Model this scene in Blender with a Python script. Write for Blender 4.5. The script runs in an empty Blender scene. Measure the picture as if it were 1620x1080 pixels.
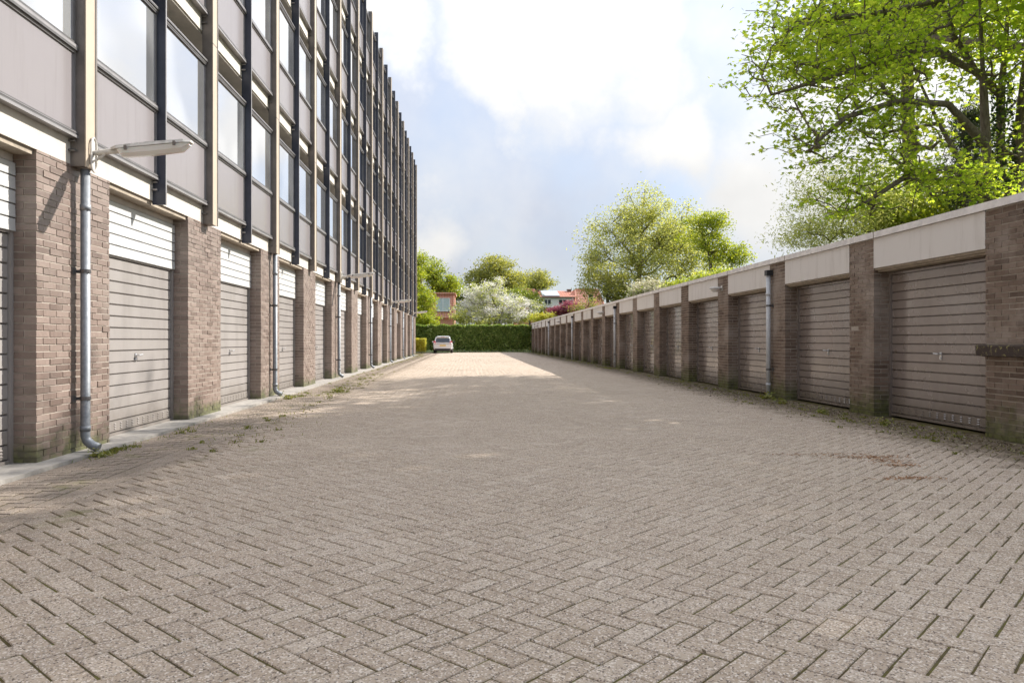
import bpy, math, random
import numpy as np
from mathutils import Vector, Matrix

# ------------------------------------------------------------------ camera, sky, sun, exposure
scene = bpy.context.scene
C = scene.collection
R = math.radians
CAM_H, FPX, YAW = 1.10, 1200.0, math.atan(70 / 1200)

cam_d = bpy.data.cameras.new('camera')
cam = bpy.data.objects.new('camera', cam_d)
C.objects.link(cam)
cam.location = (0, 0, CAM_H)
cam.rotation_euler = (R(90), 0, -YAW)
cam_d.sensor_width = 36
cam_d.lens = 36 * FPX / 1620
cam_d.shift_y = -2 / 1620
cam_d.clip_start = 0.05
cam_d.clip_end = 2000
scene.camera = cam


def pdir(px, py):
    a, b = (px - 810) / FPX, (538 - py) / FPX
    return Vector((a * math.cos(YAW) + math.sin(YAW), math.cos(YAW) - a * math.sin(YAW), b))


def at(px, py, Y):
    d = pdir(px, py)
    return Vector((0, 0, CAM_H)) + d * (Y / d.y)


SUN = Vector((1, 0.6, 0.883)).normalized()
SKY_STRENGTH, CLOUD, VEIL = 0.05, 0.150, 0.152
world = bpy.data.worlds.new('World')
scene.world = world
world.use_nodes = True
wn, wl = world.node_tree.nodes, world.node_tree.links
wn.clear()


def wmath(op, a, b=None, c=None):
    n = wn.new('ShaderNodeMath'); n.operation = op
    for i, v in enumerate((a, b, c)):
        if v is None: continue
        if isinstance(v, (int, float)): n.inputs[i].default_value = v
        else: wl.new(v, n.inputs[i])
    return n.outputs[0]


def wvec(op, a, b):
    n = wn.new('ShaderNodeVectorMath'); n.operation = op
    for i, v in enumerate((a, b)):
        if isinstance(v, (tuple, list, Vector)): n.inputs[i].default_value = v
        elif v is not None: wl.new(v, n.inputs[i])
    return n


sky = wn.new('ShaderNodeTexSky')
sky.sky_type = 'NISHITA'
sky.sun_disc = False
sky.sun_elevation = math.asin(SUN.z)
sky.sun_rotation = math.atan2(SUN.x, SUN.y)
sky.air_density, sky.dust_density, sky.ozone_density = 1.0, 0.6, 1.0
tc = wn.new('ShaderNodeTexCoord')
dirv = wvec('NORMALIZE', tc.outputs['Generated'], None).outputs[0]
nz = wn.new('ShaderNodeTexNoise'); nz.inputs['Scale'].default_value = 3.2
nz.inputs['Detail'].default_value = 7; nz.inputs['Roughness'].default_value = 0.58
wl.new(dirv, nz.inputs['Vector'])
wsub = wvec('SUBTRACT', nz.outputs['Color'], (0.5, 0.5, 0.5)).outputs[0]
wsc = wn.new('ShaderNodeVectorMath'); wsc.operation = 'SCALE'
wl.new(wsub, wsc.inputs[0]); wsc.inputs['Scale'].default_value = 0.46
warp = wvec('ADD', dirv, wsc.outputs[0]).outputs[0]
mask = None
# big cumulus banks of the sky in view, as directions with an angular radius
for px, py, rad in ((890, 30, .125), (990, 90, .095), (800, 110, .065), (1080, 225, .08), (1240, 340, .11),
                    (650, 370, .08), (600, 40, .07), (1500, 340, .16), (1390, 120, .10), (1480, 20, .09)):
    d = pdir(px, py).normalized()
    dist = wvec('DISTANCE', warp, d).outputs['Value']
    mr = wn.new('ShaderNodeMapRange'); mr.interpolation_type = 'SMOOTHSTEP'
    wl.new(dist, mr.inputs['Value'])
    mr.inputs['From Min'].default_value = rad * 1.45
    mr.inputs['From Max'].default_value = rad * 0.40
    mask = mr.outputs[0] if mask is None else wmath('MAXIMUM', mask, mr.outputs[0])
# cloud field over the rest of the dome
nz2 = wn.new('ShaderNodeTexNoise'); nz2.inputs['Scale'].default_value = 2.3
nz2.inputs['Detail'].default_value = 6; nz2.inputs['Roughness'].default_value = 0.55
wl.new(wvec('ADD', dirv, (3.1, 1.7, 0.4)).outputs[0], nz2.inputs['Vector'])
mr = wn.new('ShaderNodeMapRange'); mr.interpolation_type = 'SMOOTHSTEP'
wl.new(nz2.outputs['Fac'], mr.inputs['Value'])
mr.inputs['From Min'].default_value = 0.47; mr.inputs['From Max'].default_value = 0.70
mask = wmath('MAXIMUM', mask, wmath('MULTIPLY', mr.outputs[0], 0.8))
# thin veil between sky and cumulus
nz3 = wn.new('ShaderNodeTexNoise'); nz3.inputs['Scale'].default_value = 5.0
nz3.inputs['Detail'].default_value = 5
wl.new(dirv, nz3.inputs['Vector'])
veil_f = wmath('MULTIPLY_ADD', nz3.outputs['Fac'], 0.9, 0.34)
bg_sky = wn.new('ShaderNodeBackground'); bg_sky.inputs['Strength'].default_value = SKY_STRENGTH
wl.new(sky.outputs[0], bg_sky.inputs['Color'])
bg_veil = wn.new('ShaderNodeBackground'); bg_veil.inputs['Color'].default_value = (0.73, 0.78, 0.91, 1)
bg_veil.inputs['Strength'].default_value = 0.80
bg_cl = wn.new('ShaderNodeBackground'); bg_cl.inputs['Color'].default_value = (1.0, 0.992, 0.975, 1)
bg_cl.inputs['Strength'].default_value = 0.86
m1 = wn.new('ShaderNodeMixShader'); m2 = wn.new('ShaderNodeMixShader')
wl.new(veil_f, m1.inputs[0]); wl.new(bg_sky.outputs[0], m1.inputs[1]); wl.new(bg_veil.outputs[0], m1.inputs[2])
# clouds scatter forwards: brighter towards the sun
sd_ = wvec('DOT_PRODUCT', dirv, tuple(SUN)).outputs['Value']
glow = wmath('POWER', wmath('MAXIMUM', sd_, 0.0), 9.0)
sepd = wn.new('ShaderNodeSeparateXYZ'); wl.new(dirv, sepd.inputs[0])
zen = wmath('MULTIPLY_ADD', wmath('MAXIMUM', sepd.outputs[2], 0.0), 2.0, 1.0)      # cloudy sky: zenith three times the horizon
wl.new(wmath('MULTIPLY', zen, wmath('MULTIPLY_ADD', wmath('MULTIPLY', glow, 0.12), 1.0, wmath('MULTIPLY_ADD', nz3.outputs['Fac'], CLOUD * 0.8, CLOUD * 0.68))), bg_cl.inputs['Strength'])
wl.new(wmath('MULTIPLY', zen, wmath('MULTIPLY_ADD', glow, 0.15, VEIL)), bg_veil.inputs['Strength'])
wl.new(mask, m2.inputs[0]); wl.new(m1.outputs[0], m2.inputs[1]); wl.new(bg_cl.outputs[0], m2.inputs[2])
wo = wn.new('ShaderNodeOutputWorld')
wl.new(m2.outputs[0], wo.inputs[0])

sun_d = bpy.data.lights.new('sun', 'SUN')
sun_d.energy = 2.0
sun_d.angle = R(0.6)
sun_d.color = (1.0, 0.955, 0.90)
sun_o = bpy.data.objects.new('sun', sun_d)
C.objects.link(sun_o)
sun_o.rotation_euler = SUN.to_track_quat('Z', 'Y').to_euler()
sun_o.location = SUN * 60

vs = scene.view_settings
vs.view_transform = 'Standard'; vs.look = 'None'; vs.gamma = 1.0; vs.use_curve_mapping = False
vs.exposure = 2.05
scene.cycles.use_denoising = True
scene.cycles.max_bounces = 8
scene.cycles.transparent_max_bounces = 12
scene.cycles.caustics_reflective = False
scene.cycles.caustics_refractive = False

rnd = random.Random(7)

# ------------------------------------------------------------------ helpers: materials
MATS = {}


class NT:
    """small wrapper to write node trees briefly"""
    def __init__(s, name):
        s.m = bpy.data.materials.new(name); s.m.use_nodes = True
        s.n, s.l = s.m.node_tree.nodes, s.m.node_tree.links
        s.b = s.n['Principled BSDF']; s.out = s.n['Material Output']
        s.pos = s.n.new('ShaderNodeNewGeometry').outputs['Position']
        MATS[name] = s.m

    def noise(s, scale, detail=3, rough=.55, vec=None, out='Fac'):
        n = s.n.new('ShaderNodeTexNoise'); n.inputs['Scale'].default_value = scale
        n.inputs['Detail'].default_value = detail; n.inputs['Roughness'].default_value = rough
        s.l.new(vec or s.pos, n.inputs['Vector']); return n.outputs[out]

    def voro(s, scale, out='Color', vec=None):
        n = s.n.new('ShaderNodeTexVoronoi'); n.inputs['Scale'].default_value = scale
        s.l.new(vec or s.pos, n.inputs['Vector']); return n.outputs[out]

    def math(s, op, a, b=None, c=None):
        n = s.n.new('ShaderNodeMath'); n.operation = op
        for i, v in enumerate((a, b, c)):
            if v is None: continue
            if isinstance(v, (int, float)): n.inputs[i].default_value = v
            else: s.l.new(v, n.inputs[i])
        return n.outputs[0]

    def ramp(s, fac, lo, hi, a=0.0, b=1.0):
        n = s.n.new('ShaderNodeMapRange'); n.interpolation_type = 'SMOOTHSTEP'
        s.l.new(fac, n.inputs['Value'])
        n.inputs['From Min'].default_value = lo; n.inputs['From Max'].default_value = hi
        n.inputs['To Min'].default_value = a; n.inputs['To Max'].default_value = b
        return n.outputs[0]

    def mix(s, fac, a, b, mode='MIX'):
        n = s.n.new('ShaderNodeMix'); n.data_type = 'RGBA'; n.blend_type = mode
        for sock, v in ((n.inputs[0], fac), (n.inputs[6], a), (n.inputs[7], b)):
            if isinstance(v, (int, float)): sock.default_value = v
            elif isinstance(v, tuple): sock.default_value = (*v, 1)
            else: s.l.new(v, sock)
        return n.outputs[2]

    def cramp(s, fac, stops):
        n = s.n.new('ShaderNodeValToRGB'); e = n.color_ramp.elements
        while len(e) < len(stops): e.new(0.5)
        for el, (p, c) in zip(e, stops): el.position = p; el.color = (*c, 1)
        s.l.new(fac, n.inputs[0]); return n.outputs[0]

    def rand(s):
        g = s.n.new('ShaderNodeNewGeometry').outputs['Random Per Island']
        o = s.n.new('ShaderNodeObjectInfo').outputs['Random']
        return s.math('FRACT', s.math('ADD', g, o))

    def sep(s, v=None):
        n = s.n.new('ShaderNodeSeparateXYZ'); s.l.new(v or s.pos, n.inputs[0]); return n.outputs

    def scale(s, v):
        n = s.n.new('ShaderNodeVectorMath'); n.operation = 'MULTIPLY'
        s.l.new(s.pos, n.inputs[0]); n.inputs[1].default_value = v; return n.outputs[0]

    def bump(s, h, strength=.3, dist=.01):
        n = s.n.new('ShaderNodeBump'); n.inputs['Strength'].default_value = strength
        n.inputs['Distance'].default_value = dist
        s.l.new(h, n.inputs['Height']); s.l.new(n.outputs[0], s.b.inputs['Normal'])

    def set(s, color=None, rough=None, metal=None, spec=None):
        for k, v in (('Base Color', color), ('Roughness', rough), ('Metallic', metal), ('Specular IOR Level', spec)):
            if v is None: continue
            if isinstance(v, (int, float)): s.b.inputs[k].default_value = v
            elif isinstance(v, tuple): s.b.inputs[k].default_value = (*v, 1)
            else: s.l.new(v, s.b.inputs[k])
        return s.m


def plain(name, col, rough=.6, metal=0, var=.12, nscale=6, spec=.5, bump=0.0):
    t = NT(name)
    n = t.noise(nscale, 5, .65)
    dark = tuple(c * (1 - var) for c in col); lite = tuple(min(1, c * (1 + var)) for c in col)
    t.set(t.mix(t.ramp(n, .3, .7), dark, lite), rough, metal, spec)
    if bump: t.bump(t.noise(nscale * 12, 3), bump, .004)
    return t.m


# --- paving
t = NT('paver')
r = t.rand()
c = t.cramp(r, [(0, (.395, .306, .224)), (.35, (.465, .366, .272)), (.7, (.43, .336, .246)), (1, (.515, .418, .322))])
c = t.mix(t.ramp(t.noise(.55, 6, .65), .35, .68), c, t.mix(1.0, c, (.88, .87, .84), 'MULTIPLY'))
c = t.mix(t.ramp(t.noise(.9, 3, vec=t.scale((1, .35, 1))), .66, .76, 0, .45), c, (.20, .165, .135))
v = t.sep(t.voro(165))
spk = t.mix(t.ramp(v[0], .80, .86), c, (.74, .655, .55))
spk = t.mix(t.ramp(v[1], .82, .88), spk, (.12, .09, .07))
c = t.mix(.9, c, spk)
c = t.mix(t.ramp(t.noise(95, 3, .7), .42, .62, 0, .35), c, (.52, .445, .375))
# soil and moss washed against the right-hand wall and the gutter on the left
xyz = t.sep()
dn = t.noise(2.6, 6, .7)
edge_r = t.ramp(t.math('ADD', xyz[0], t.math('MULTIPLY_ADD', dn, 1.9, -.95)), 4.45, 5.45)
c = t.mix(t.math('MULTIPLY', edge_r, .82), c, t.cramp(t.noise(7, 5, .7), [(.35, (.085, .060, .042)), (.55, (.13, .10, .06)), (.68, (.10, .115, .035))]))
edge_l = t.ramp(t.math('ADD', xyz[0], t.math('MULTIPLY_ADD', dn, 1.6, -.8)), -2.25, -2.95)
c = t.mix(t.math('MULTIPLY', edge_l, .55), c, (.16, .13, .105))
mg = t.math('MULTIPLY', t.ramp(t.noise(1.7, 5, .7), .56, .72), t.ramp(xyz[0], -1.2, -2.6))
c = t.mix(t.math('MULTIPLY', mg, .55), c, (.17, .17, .05))
t.set(c, .9, spec=.25)
t.bump(t.math('ADD', t.noise(160, 3, .7), t.noise(420, 2)), .35, .004)

t = NT('joint_sand')
n = t.noise(3.5, 5, .7)
c = t.cramp(n, [(.36, (.065, .048, .026)), (.48, (.105, .085, .034)), (.6, (.14, .13, .034))])
t.set(t.mix(t.ramp(t.noise(60, 3), .4, .7), c, (.11, .09, .06)), .95, spec=.1)

plain('threshold_concrete', (.34, .315, .28), .85, var=.18, nscale=9, bump=.3, spec=.2)
t = NT('soil')
t.set(t.cramp(t.noise(.8, 6, .7), [(.35, (.05, .045, .02)), (.55, (.06, .085, .025)), (.7, (.08, .10, .03))]), .95, spec=.1)


# --- brick
def brick_mat(name, stops, moss, rough=.92, spec=.2, wash=(.45, .385, .335), bmp=.5):
    t = NT(name)
    c = t.cramp(t.rand(), stops)
    c = t.mix(t.ramp(t.noise(28, 5, .7), .35, .7, 0, .5), c, t.mix(1.0, c, (.62, .60, .58), 'MULTIPLY'))
    c = t.mix(t.ramp(t.noise(1.3, 5, .65), .42, .70, 0, .55), c, wash)
    z = t.sep()[2]
    h = t.math('ADD', z, t.math('MULTIPLY_ADD', t.noise(3.3, 5, .7), .9, -.45))
    mm = t.ramp(h, moss, .02)
    c = t.mix(t.math('MULTIPLY', mm, .8), c, t.cramp(t.noise(14, 4), [(.35, (.035, .045, .012)), (.65, (.13, .15, .035))]))
    t.set(c, rough, spec=spec)
    t.bump(t.noise(90, 4, .7), bmp, .006)


brick_mat('brick_left', [(0, (.145, .098, .076)), (.3, (.195, .135, .107)), (.65, (.23, .164, .132)), (1, (.285, .21, .172))], .26, .46, 1.0, (.30, .24, .20), .25)
brick_mat('brick_right', [(0, (.13, .092, .070)), (.3, (.175, .126, .096)), (.65, (.21, .152, .117)), (1, (.245, .185, .146))], .50)
t = NT('mortar')
z = t.sep()[2]
mm = t.ramp(t.math('ADD', z, t.math('MULTIPLY_ADD', t.noise(3.3, 5, .7), .9, -.45)), .4, .02)
t.set(t.mix(t.math('MULTIPLY', mm, .7), t.mix(t.noise(20, 4), (.36, .31, .26), (.46, .41, .35)), (.08, .09, .03)), .95, spec=.15)

# --- building metals, panels, glass
plain('cream_concrete', (.58, .535, .47), .75, var=.10, nscale=3, spec=.3)
t = NT('fascia_panel')
stn = t.noise(1.0, 6, .7, vec=t.scale((4, 4, .6)))
t.set(t.mix(t.ramp(stn, .48, .72, 0, .8), (.68, .64, .60), (.52, .475, .43)), .5, spec=.45)
plain('coping_metal', (.74, .70, .665), .5, .0, var=.14, nscale=5)
plain('coping_seam', (.30, .26, .22), .7)
t = NT('spandrel_panel')
c = t.mix(t.noise(1.4, 3), (.235, .212, .212), (.27, .247, .247))
c = t.mix(t.ramp(t.noise(3.0, 5, .65, vec=t.scale((3, 3, .25))), .5, .8, 0, .4), c, (.18, .158, .152))
t.set(c, .22, spec=.6)
plain('bronze_dark', (.175, .152, .135), .45, .2, var=.15)
plain('bronze_cream', (.47, .385, .29), .5, 0, var=.06, nscale=2)
plain('blue_black', (.045, .050, .070), .4, .1, var=.15)
plain('frame_dark', (.125, .118, .115), .35, .3)
plain('frame_light', (.30, .285, .28), .4, .3)
plain('white_planks', (.53, .525, .505), .5, var=.05, nscale=4)
plain('timber_soffit', (.36, .30, .23), .8, var=.2, nscale=8)
t = NT('door_grey_left')
cell = t.math('FLOOR', t.math('DIVIDE', t.math('SUBTRACT', t.sep()[1], 6.91), 3.63))
wn_ = t.n.new('ShaderNodeTexWhiteNoise'); wn_.noise_dimensions = '1D'; t.l.new(cell, wn_.inputs['W'])
c = t.mix(t.ramp(t.noise(1.0, 5, .6, vec=t.scale((3, 3, .8))), .4, .75), (.335, .308, .286), (.28, .256, .236))
c = t.mix(t.math('MULTIPLY', wn_.outputs['Value'], .5), c, t.mix(1.0, c, (.80, .78, .77), 'MULTIPLY'))
ft = t.ramp(t.math('ADD', t.sep()[2], t.math('MULTIPLY_ADD', t.noise(3, 5, .7), .7, -.35)), .5, .0)
c = t.mix(t.math('MULTIPLY', ft, .5), c, (.13, .105, .08))
c = t.mix(t.ramp(t.noise(2.2, 4, .6, vec=t.scale((2, 2, .35))), .45, .80, 0, .22), c, t.mix(1.0, c, (.72, .70, .68), 'MULTIPLY'))
t.set(c, t.ramp(t.noise(2.0, 4), .3, .7, 0.34, 0.34 + .14), spec=0.45)

t = NT('door_brown_right')
cell = t.math('FLOOR', t.math('DIVIDE', t.math('SUBTRACT', t.sep()[1], 10.68), 3.08))
wn_ = t.n.new('ShaderNodeTexWhiteNoise'); wn_.noise_dimensions = '1D'; t.l.new(cell, wn_.inputs['W'])
c = t.mix(t.ramp(t.noise(1.0, 5, .6, vec=t.scale((3, 3, .8))), .4, .75), (.235, .195, .172), (.19, .155, .137))
c = t.mix(t.math('MULTIPLY', wn_.outputs['Value'], .5), c, t.mix(1.0, c, (.80, .78, .77), 'MULTIPLY'))
ft = t.ramp(t.math('ADD', t.sep()[2], t.math('MULTIPLY_ADD', t.noise(3, 5, .7), .7, -.35)), .5, .0)
c = t.mix(t.math('MULTIPLY', ft, .5), c, (.13, .105, .08))
c = t.mix(t.ramp(t.noise(2.2, 4, .6, vec=t.scale((2, 2, .35))), .45, .80, 0, .22), c, t.mix(1.0, c, (.72, .70, .68), 'MULTIPLY'))
t.set(c, t.ramp(t.noise(2.0, 4), .3, .7, 0.2, 0.2 + .14), spec=0.65)
t.b.inputs['Coat Weight'].default_value = .5; t.b.inputs['Coat Roughness'].default_value = .10
t.bump(t.noise(1.6, 1), .05, .02)
plain('steel_handle', (.65, .65, .65), .3, .9)
t = NT('zinc')
t.set(t.cramp(t.noise(18, 5, .7), [(.3, (.19, .205, .22)), (.5, (.25, .265, .28)), (.7, (.34, .35, .36))]), .55, .35)
t = NT('zinc_pale')
t.set(t.cramp(t.noise(18, 5, .7), [(.3, (.46, .47, .48)), (.5, (.54, .55, .56)), (.7, (.62, .63, .64))]), .5, .0)
plain('black_plastic', (.02, .02, .022), .5)
plain('lamp_housing', (.60, .57, .52), .6, var=.25, nscale=14)
t = NT('lamp_cover'); t.set((.74, .71, .66), .18, spec=.5)
t.b.inputs['Subsurface Weight'].default_value = .2
plain('gallery_wall', (.78, .76, .70), .8)
plain('gallery_door', (.34, .36, .37), .5)
plain('gallery_soffit', (.50, .48, .44), .85)
plain('roof_felt', (.10, .10, .10), .9)
t = NT('window_glass')
fr = t.n.new('ShaderNodeFresnel'); fr.inputs['IOR'].default_value = 1.55
gl = t.n.new('ShaderNodeBsdfGlossy'); gl.inputs['Roughness'].default_value = .015
gl.inputs['Color'].default_value = (.97, .98, 1, 1)
tr = t.n.new('ShaderNodeBsdfTransparent'); tr.inputs['Color'].default_value = (.75, .80, .80, 1)
mx = t.n.new('ShaderNodeMixShader')
t.l.new(t.math('MINIMUM', t.math('MULTIPLY_ADD', fr.outputs[0], 1.2, .42), 1.0), mx.inputs[0])
df = t.n.new('ShaderNodeBsdfDiffuse'); df.inputs['Color'].default_value = (.78, .78, .77, 1)  # diffuse white haze painted into the panes, standing in for bright sky reflection
my = t.n.new('ShaderNodeMixShader'); t.l.new(t.ramp(t.noise(.55, 2), .40, .60, .30, .60), my.inputs[0])
t.l.new(tr.outputs[0], my.inputs[1]); t.l.new(df.outputs[0], my.inputs[2])
t.l.new(my.outputs[0], mx.inputs[1]); t.l.new(gl.outputs[0], mx.inputs[2])
t.l.new(mx.outputs[0], t.out.inputs[0])


# --- vegetation
def leaf_mat(name, stops, trans=.45, tmul=(1.35, 1.25, .6), rough=.5):
    t = NT(name)
    c = t.cramp(t.rand(), stops)
    t.set(c, rough, spec=.35)
    tl = t.n.new('ShaderNodeBsdfTranslucent')
    t.l.new(t.mix(1.0, c, tmul, 'MULTIPLY'), tl.inputs['Color'])
    mx = t.n.new('ShaderNodeMixShader'); mx.inputs[0].default_value = trans
    t.l.new(t.b.outputs[0], mx.inputs[1]); t.l.new(tl.outputs[0], mx.inputs[2])
    t.l.new(mx.outputs[0], t.out.inputs[0])


leaf_mat('leaf_maple', [(0, (.23, .34, .04)), (.5, (.36, .47, .06)), (1, (.52, .58, .10))], .68, (1.5, 1.45, .7))
leaf_mat('leaf_olive', [(0, (.20, .225, .06)), (.5, (.30, .32, .09)), (1, (.42, .41, .15))], .5)
leaf_mat('leaf_willow', [(0, (.29, .33, .11)), (.5, (.41, .45, .16)), (1, (.54, .54, .24))], .55)
leaf_mat('leaf_pale', [(0, (.34, .40, .16)), (.6, (.46, .51, .23)), (1, (.58, .60, .33))], .6)
leaf_mat('leaf_green', [(0, (.13, .19, .03)), (.5, (.22, .29, .045)), (1, (.33, .38, .07))], .5)
leaf_mat('leaf_lime', [(0, (.22, .30, .03)), (.5, (.33, .40, .04)), (1, (.45, .47, .07))], .45)
leaf_mat('leaf_yellow', [(0, (.38, .38, .04)), (.5, (.52, .50, .06)), (1, (.62, .56, .12))], .4, (1.2, 1.15, .6))
leaf_mat('leaf_hedge', [(0, (.09, .145, .032)), (.5, (.19, .28, .065)), (.85, (.30, .40, .11)), (1, (.48, .53, .22))], .4, rough=.32)
leaf_mat('leaf_conifer', [(0, (.035, .055, .025)), (1, (.085, .11, .045))], .2)
leaf_mat('leaf_ivy', [(0, (.02, .05, .012)), (1, (.06, .11, .02))], .25)
leaf_mat('blossom', [(0, (.70, .66, .58)), (.5, (.80, .77, .72)), (1, (.86, .84, .82))], .5, (1, 1, 1))
leaf_mat('blossom_cream', [(0, (.45, .42, .24)), (.5, (.56, .52, .36)), (1, (.68, .64, .50))], .4, (1, 1, .9))
leaf_mat('leaf_purple', [(0, (.20, .05, .075)), (.5, (.32, .09, .13)), (1, (.42, .19, .20))], .4, (1.2, .8, .9))
leaf_mat('grass_blade', [(0, (.13, .16, .03)), (.5, (.22, .25, .05)), (1, (.34, .31, .11))], .35)
leaf_mat('litter', [(0, (.05, .03, .018)), (.4, (.11, .075, .035)), (.75, (.19, .16, .06)), (.95, (.36, .33, .18)), (1, (.5, .47, .40))], .15, (1, 1, 1))
leaf_mat('catkin', [(0, (.27, .14, .065)), (1, (.46, .27, .14))], .1, (1, 1, 1))
t = NT('bark')
t.set(t.cramp(t.noise(7, 6, .7, vec=t.scale((3, 3, .7))), [(.3, (.09, .072, .055)), (.6, (.22, .18, .135)), (.8, (.33, .28, .21))]), .9, spec=.15)
t.bump(t.noise(16, 5, .7, vec=t.scale((3, 3, .8))), .8, .03)
plain('bark_dark', (.055, .045, .036), .9, var=.3)
plain('hedge_core', (.012, .018, .008), 1, spec=.0)

# --- far houses and car
t = NT('roof_tile')
w = t.n.new('ShaderNodeTexWave'); w.wave_type = 'BANDS'; w.bands_direction = 'X'; w.inputs['Scale'].default_value = .95
t.l.new(t.pos, w.inputs['Vector'])
t.set(t.mix(t.math('MULTIPLY', w.outputs['Fac'], .45), t.cramp(t.noise(5, 5, .7), [(.3, (.58, .22, .135)), (.7, (.72, .32, .21))]), (.80, .55, .45)), .7)
plain('house_brick', (.62, .29, .20), .85, var=.2)
plain('house_white', (.85, .84, .82), .6, var=.05)
plain('solar_panel', (.42, .46, .52), .45, .0, spec=.3)
plain('dark_glass', (.03, .04, .05), .08, spec=.8)
plain('window_blind', (.50, .58, .58), .3)
plain('chimney', (.16, .13, .12), .9)
t = NT('car_white'); t.set((.72, .73, .72), .22, spec=.5); t.b.inputs['Coat Weight'].default_value = .5
t = NT('car_glass'); t.set((.025, .035, .045), .06, spec=.8)
t = NT('tail_red'); t.set((.55, .02, .035), .15, spec=.6)
t = NT('plate_yellow'); t.set((.75, .52, .12), .5)
plain('tyre', (.018, .018, .018), .85)
plain('rim', (.45, .45, .46), .35, .8)


# ------------------------------------------------------------------ helpers: meshes and objects
def link(name, me, parent=None, mat=None):
    o = bpy.data.objects.new(name, me)
    C.objects.link(o)
    if parent: o.parent = parent
    if mat:
        for m in (mat if isinstance(mat, (list, tuple)) else [mat]): me.materials.append(MATS[m])
    return o


def tag(o, label, cat=None, group=None, kind=None):
    if label: o['label'] = label
    if cat: o['category'] = cat
    if group: o['group'] = group
    if kind: o['kind'] = kind
    return o


def empty(name, loc=(0, 0, 0), rz=0):
    o = bpy.data.objects.new(name, None)
    C.objects.link(o)
    o.location = loc; o.rotation_euler.z = rz
    o.empty_display_size = .2
    return o


class MB:
    def __init__(s): s.v, s.f, s.mi = [], [], []

    def poly(s, pts, mi=0):
        i = len(s.v); s.v += [tuple(p) for p in pts]; s.f.append(tuple(range(i, i + len(pts)))); s.mi.append(mi)

    def box(s, x0, x1, y0, y1, z0, z1, mi=0):
        i = len(s.v)
        s.v += [(x, y, z) for z in (z0, z1) for y in (y0, y1) for x in (x0, x1)]
        for q in ((0, 2, 3, 1), (4, 5, 7, 6), (0, 1, 5, 4), (1, 3, 7, 5), (3, 2, 6, 7), (2, 0, 4, 6)):
            s.f.append(tuple(i + k for k in q)); s.mi.append(mi)
        return s

    def extrude_y(s, prof, y0, y1, mi=0):
        """closed profile of (x, z) points swept along y, with caps"""
        n, i = len(prof), len(s.v)
        s.v += [(x, y0, z) for x, z in prof] + [(x, y1, z) for x, z in prof]
        for k in range(n):
            s.f.append((i + k, i + (k + 1) % n, i + n + (k + 1) % n, i + n + k)); s.mi.append(mi)
        s.f.append(tuple(i + k for k in range(n))[::-1]); s.mi.append(mi)
        s.f.append(tuple(i + n + k for k in range(n))); s.mi.append(mi)
        return s

    def tube(s, pts, rads, sides=8, mi=0, cap=True):
        pts = [Vector(p) for p in pts]
        if isinstance(rads, (int, float)): rads = [rads] * len(pts)
        rings, ref = [], None
        for k, p in enumerate(pts):
            d = (pts[min(k + 1, len(pts) - 1)] - pts[max(k - 1, 0)])
            d = d.normalized() if d.length > 1e-9 else Vector((0, 0, 1))
            if ref is None: ref = Vector((1, 0, 0)) if abs(d.x) < .8 else Vector((0, 1, 0))
            u = (ref - d * ref.dot(d)).normalized(); ref = u; w = d.cross(u)
            i = len(s.v)
            for a in range(sides):
                an = 2 * math.pi * a / sides
                s.v.append(tuple(p + (u * math.cos(an) + w * math.sin(an)) * rads[k]))
            rings.append(i)
        for a, b in zip(rings, rings[1:]):
            for k in range(sides):
                s.f.append((a + k, a + (k + 1) % sides, b + (k + 1) % sides, b + k)); s.mi.append(mi)
        if cap:
            s.f.append(tuple(rings[0] + k for k in range(sides))[::-1]); s.mi.append(mi)
            s.f.append(tuple(rings[-1] + k for k in range(sides))); s.mi.append(mi)
        return s

    def mesh(s, name, smooth=False):
        me = bpy.data.meshes.new(name)
        me.from_pydata(s.v, [], s.f)
        if any(s.mi): me.polygons.foreach_set('material_index', s.mi)
        if smooth: me.polygons.foreach_set('use_smooth', [True] * len(s.f))
        me.update()
        return me

    def build(s, name, mat, parent=None, smooth=False):
        return link(name, s.mesh(name, smooth), parent, mat)


def array_mesh(name, V, k):
    """V: (n, k, 3) polygons, each its own island"""
    n = len(V)
    me = bpy.data.meshes.new(name)
    me.vertices.add(n * k); me.vertices.foreach_set('co', np.ascontiguousarray(V, dtype=np.float32).ravel())
    me.loops.add(n * k); me.loops.foreach_set('vertex_index', np.arange(n * k, dtype=np.int32))
    me.polygons.add(n)
    me.polygons.foreach_set('loop_start', np.arange(0, n * k, k, dtype=np.int32))
    me.update(calc_edges=True); me.shade_flat()
    return me


def boxes_mesh(name, P):
    """P: (n, 8, 3) box corners in MB.box order, bottom face left out"""
    n = len(P)
    q = np.array([(4, 5, 7, 6), (0, 1, 5, 4), (1, 3, 7, 5), (3, 2, 6, 7), (2, 0, 4, 6)], dtype=np.int32)
    me = bpy.data.meshes.new(name)
    me.vertices.add(n * 8); me.vertices.foreach_set('co', np.ascontiguousarray(P, dtype=np.float32).ravel())
    idx = (np.arange(n, dtype=np.int32)[:, None, None] * 8 + q[None]).reshape(-1)
    me.loops.add(len(idx)); me.loops.foreach_set('vertex_index', idx)
    me.polygons.add(n * 5)
    me.polygons.foreach_set('loop_start', np.arange(0, len(idx), 4, dtype=np.int32))
    me.update(calc_edges=True); me.shade_flat()
    return me


def unit_box(name):
    return MB().box(-.5, .5, -.5, .5, -.5, .5).mesh(name)

# ------------------------------------------------------------------ ground and paving
rng = np.random.default_rng(11)
XL, XR = -3.79, 5.88            # brick planes of the two rows
g = MB(); g.poly([(-500, -200, -.06), (500, -200, -.06), (500, 900, -.06), (-500, 900, -.06)])
tag(g.build('ground', 'soil'), 'wide ground of soil and grass under and around the yard', kind='structure')

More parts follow.
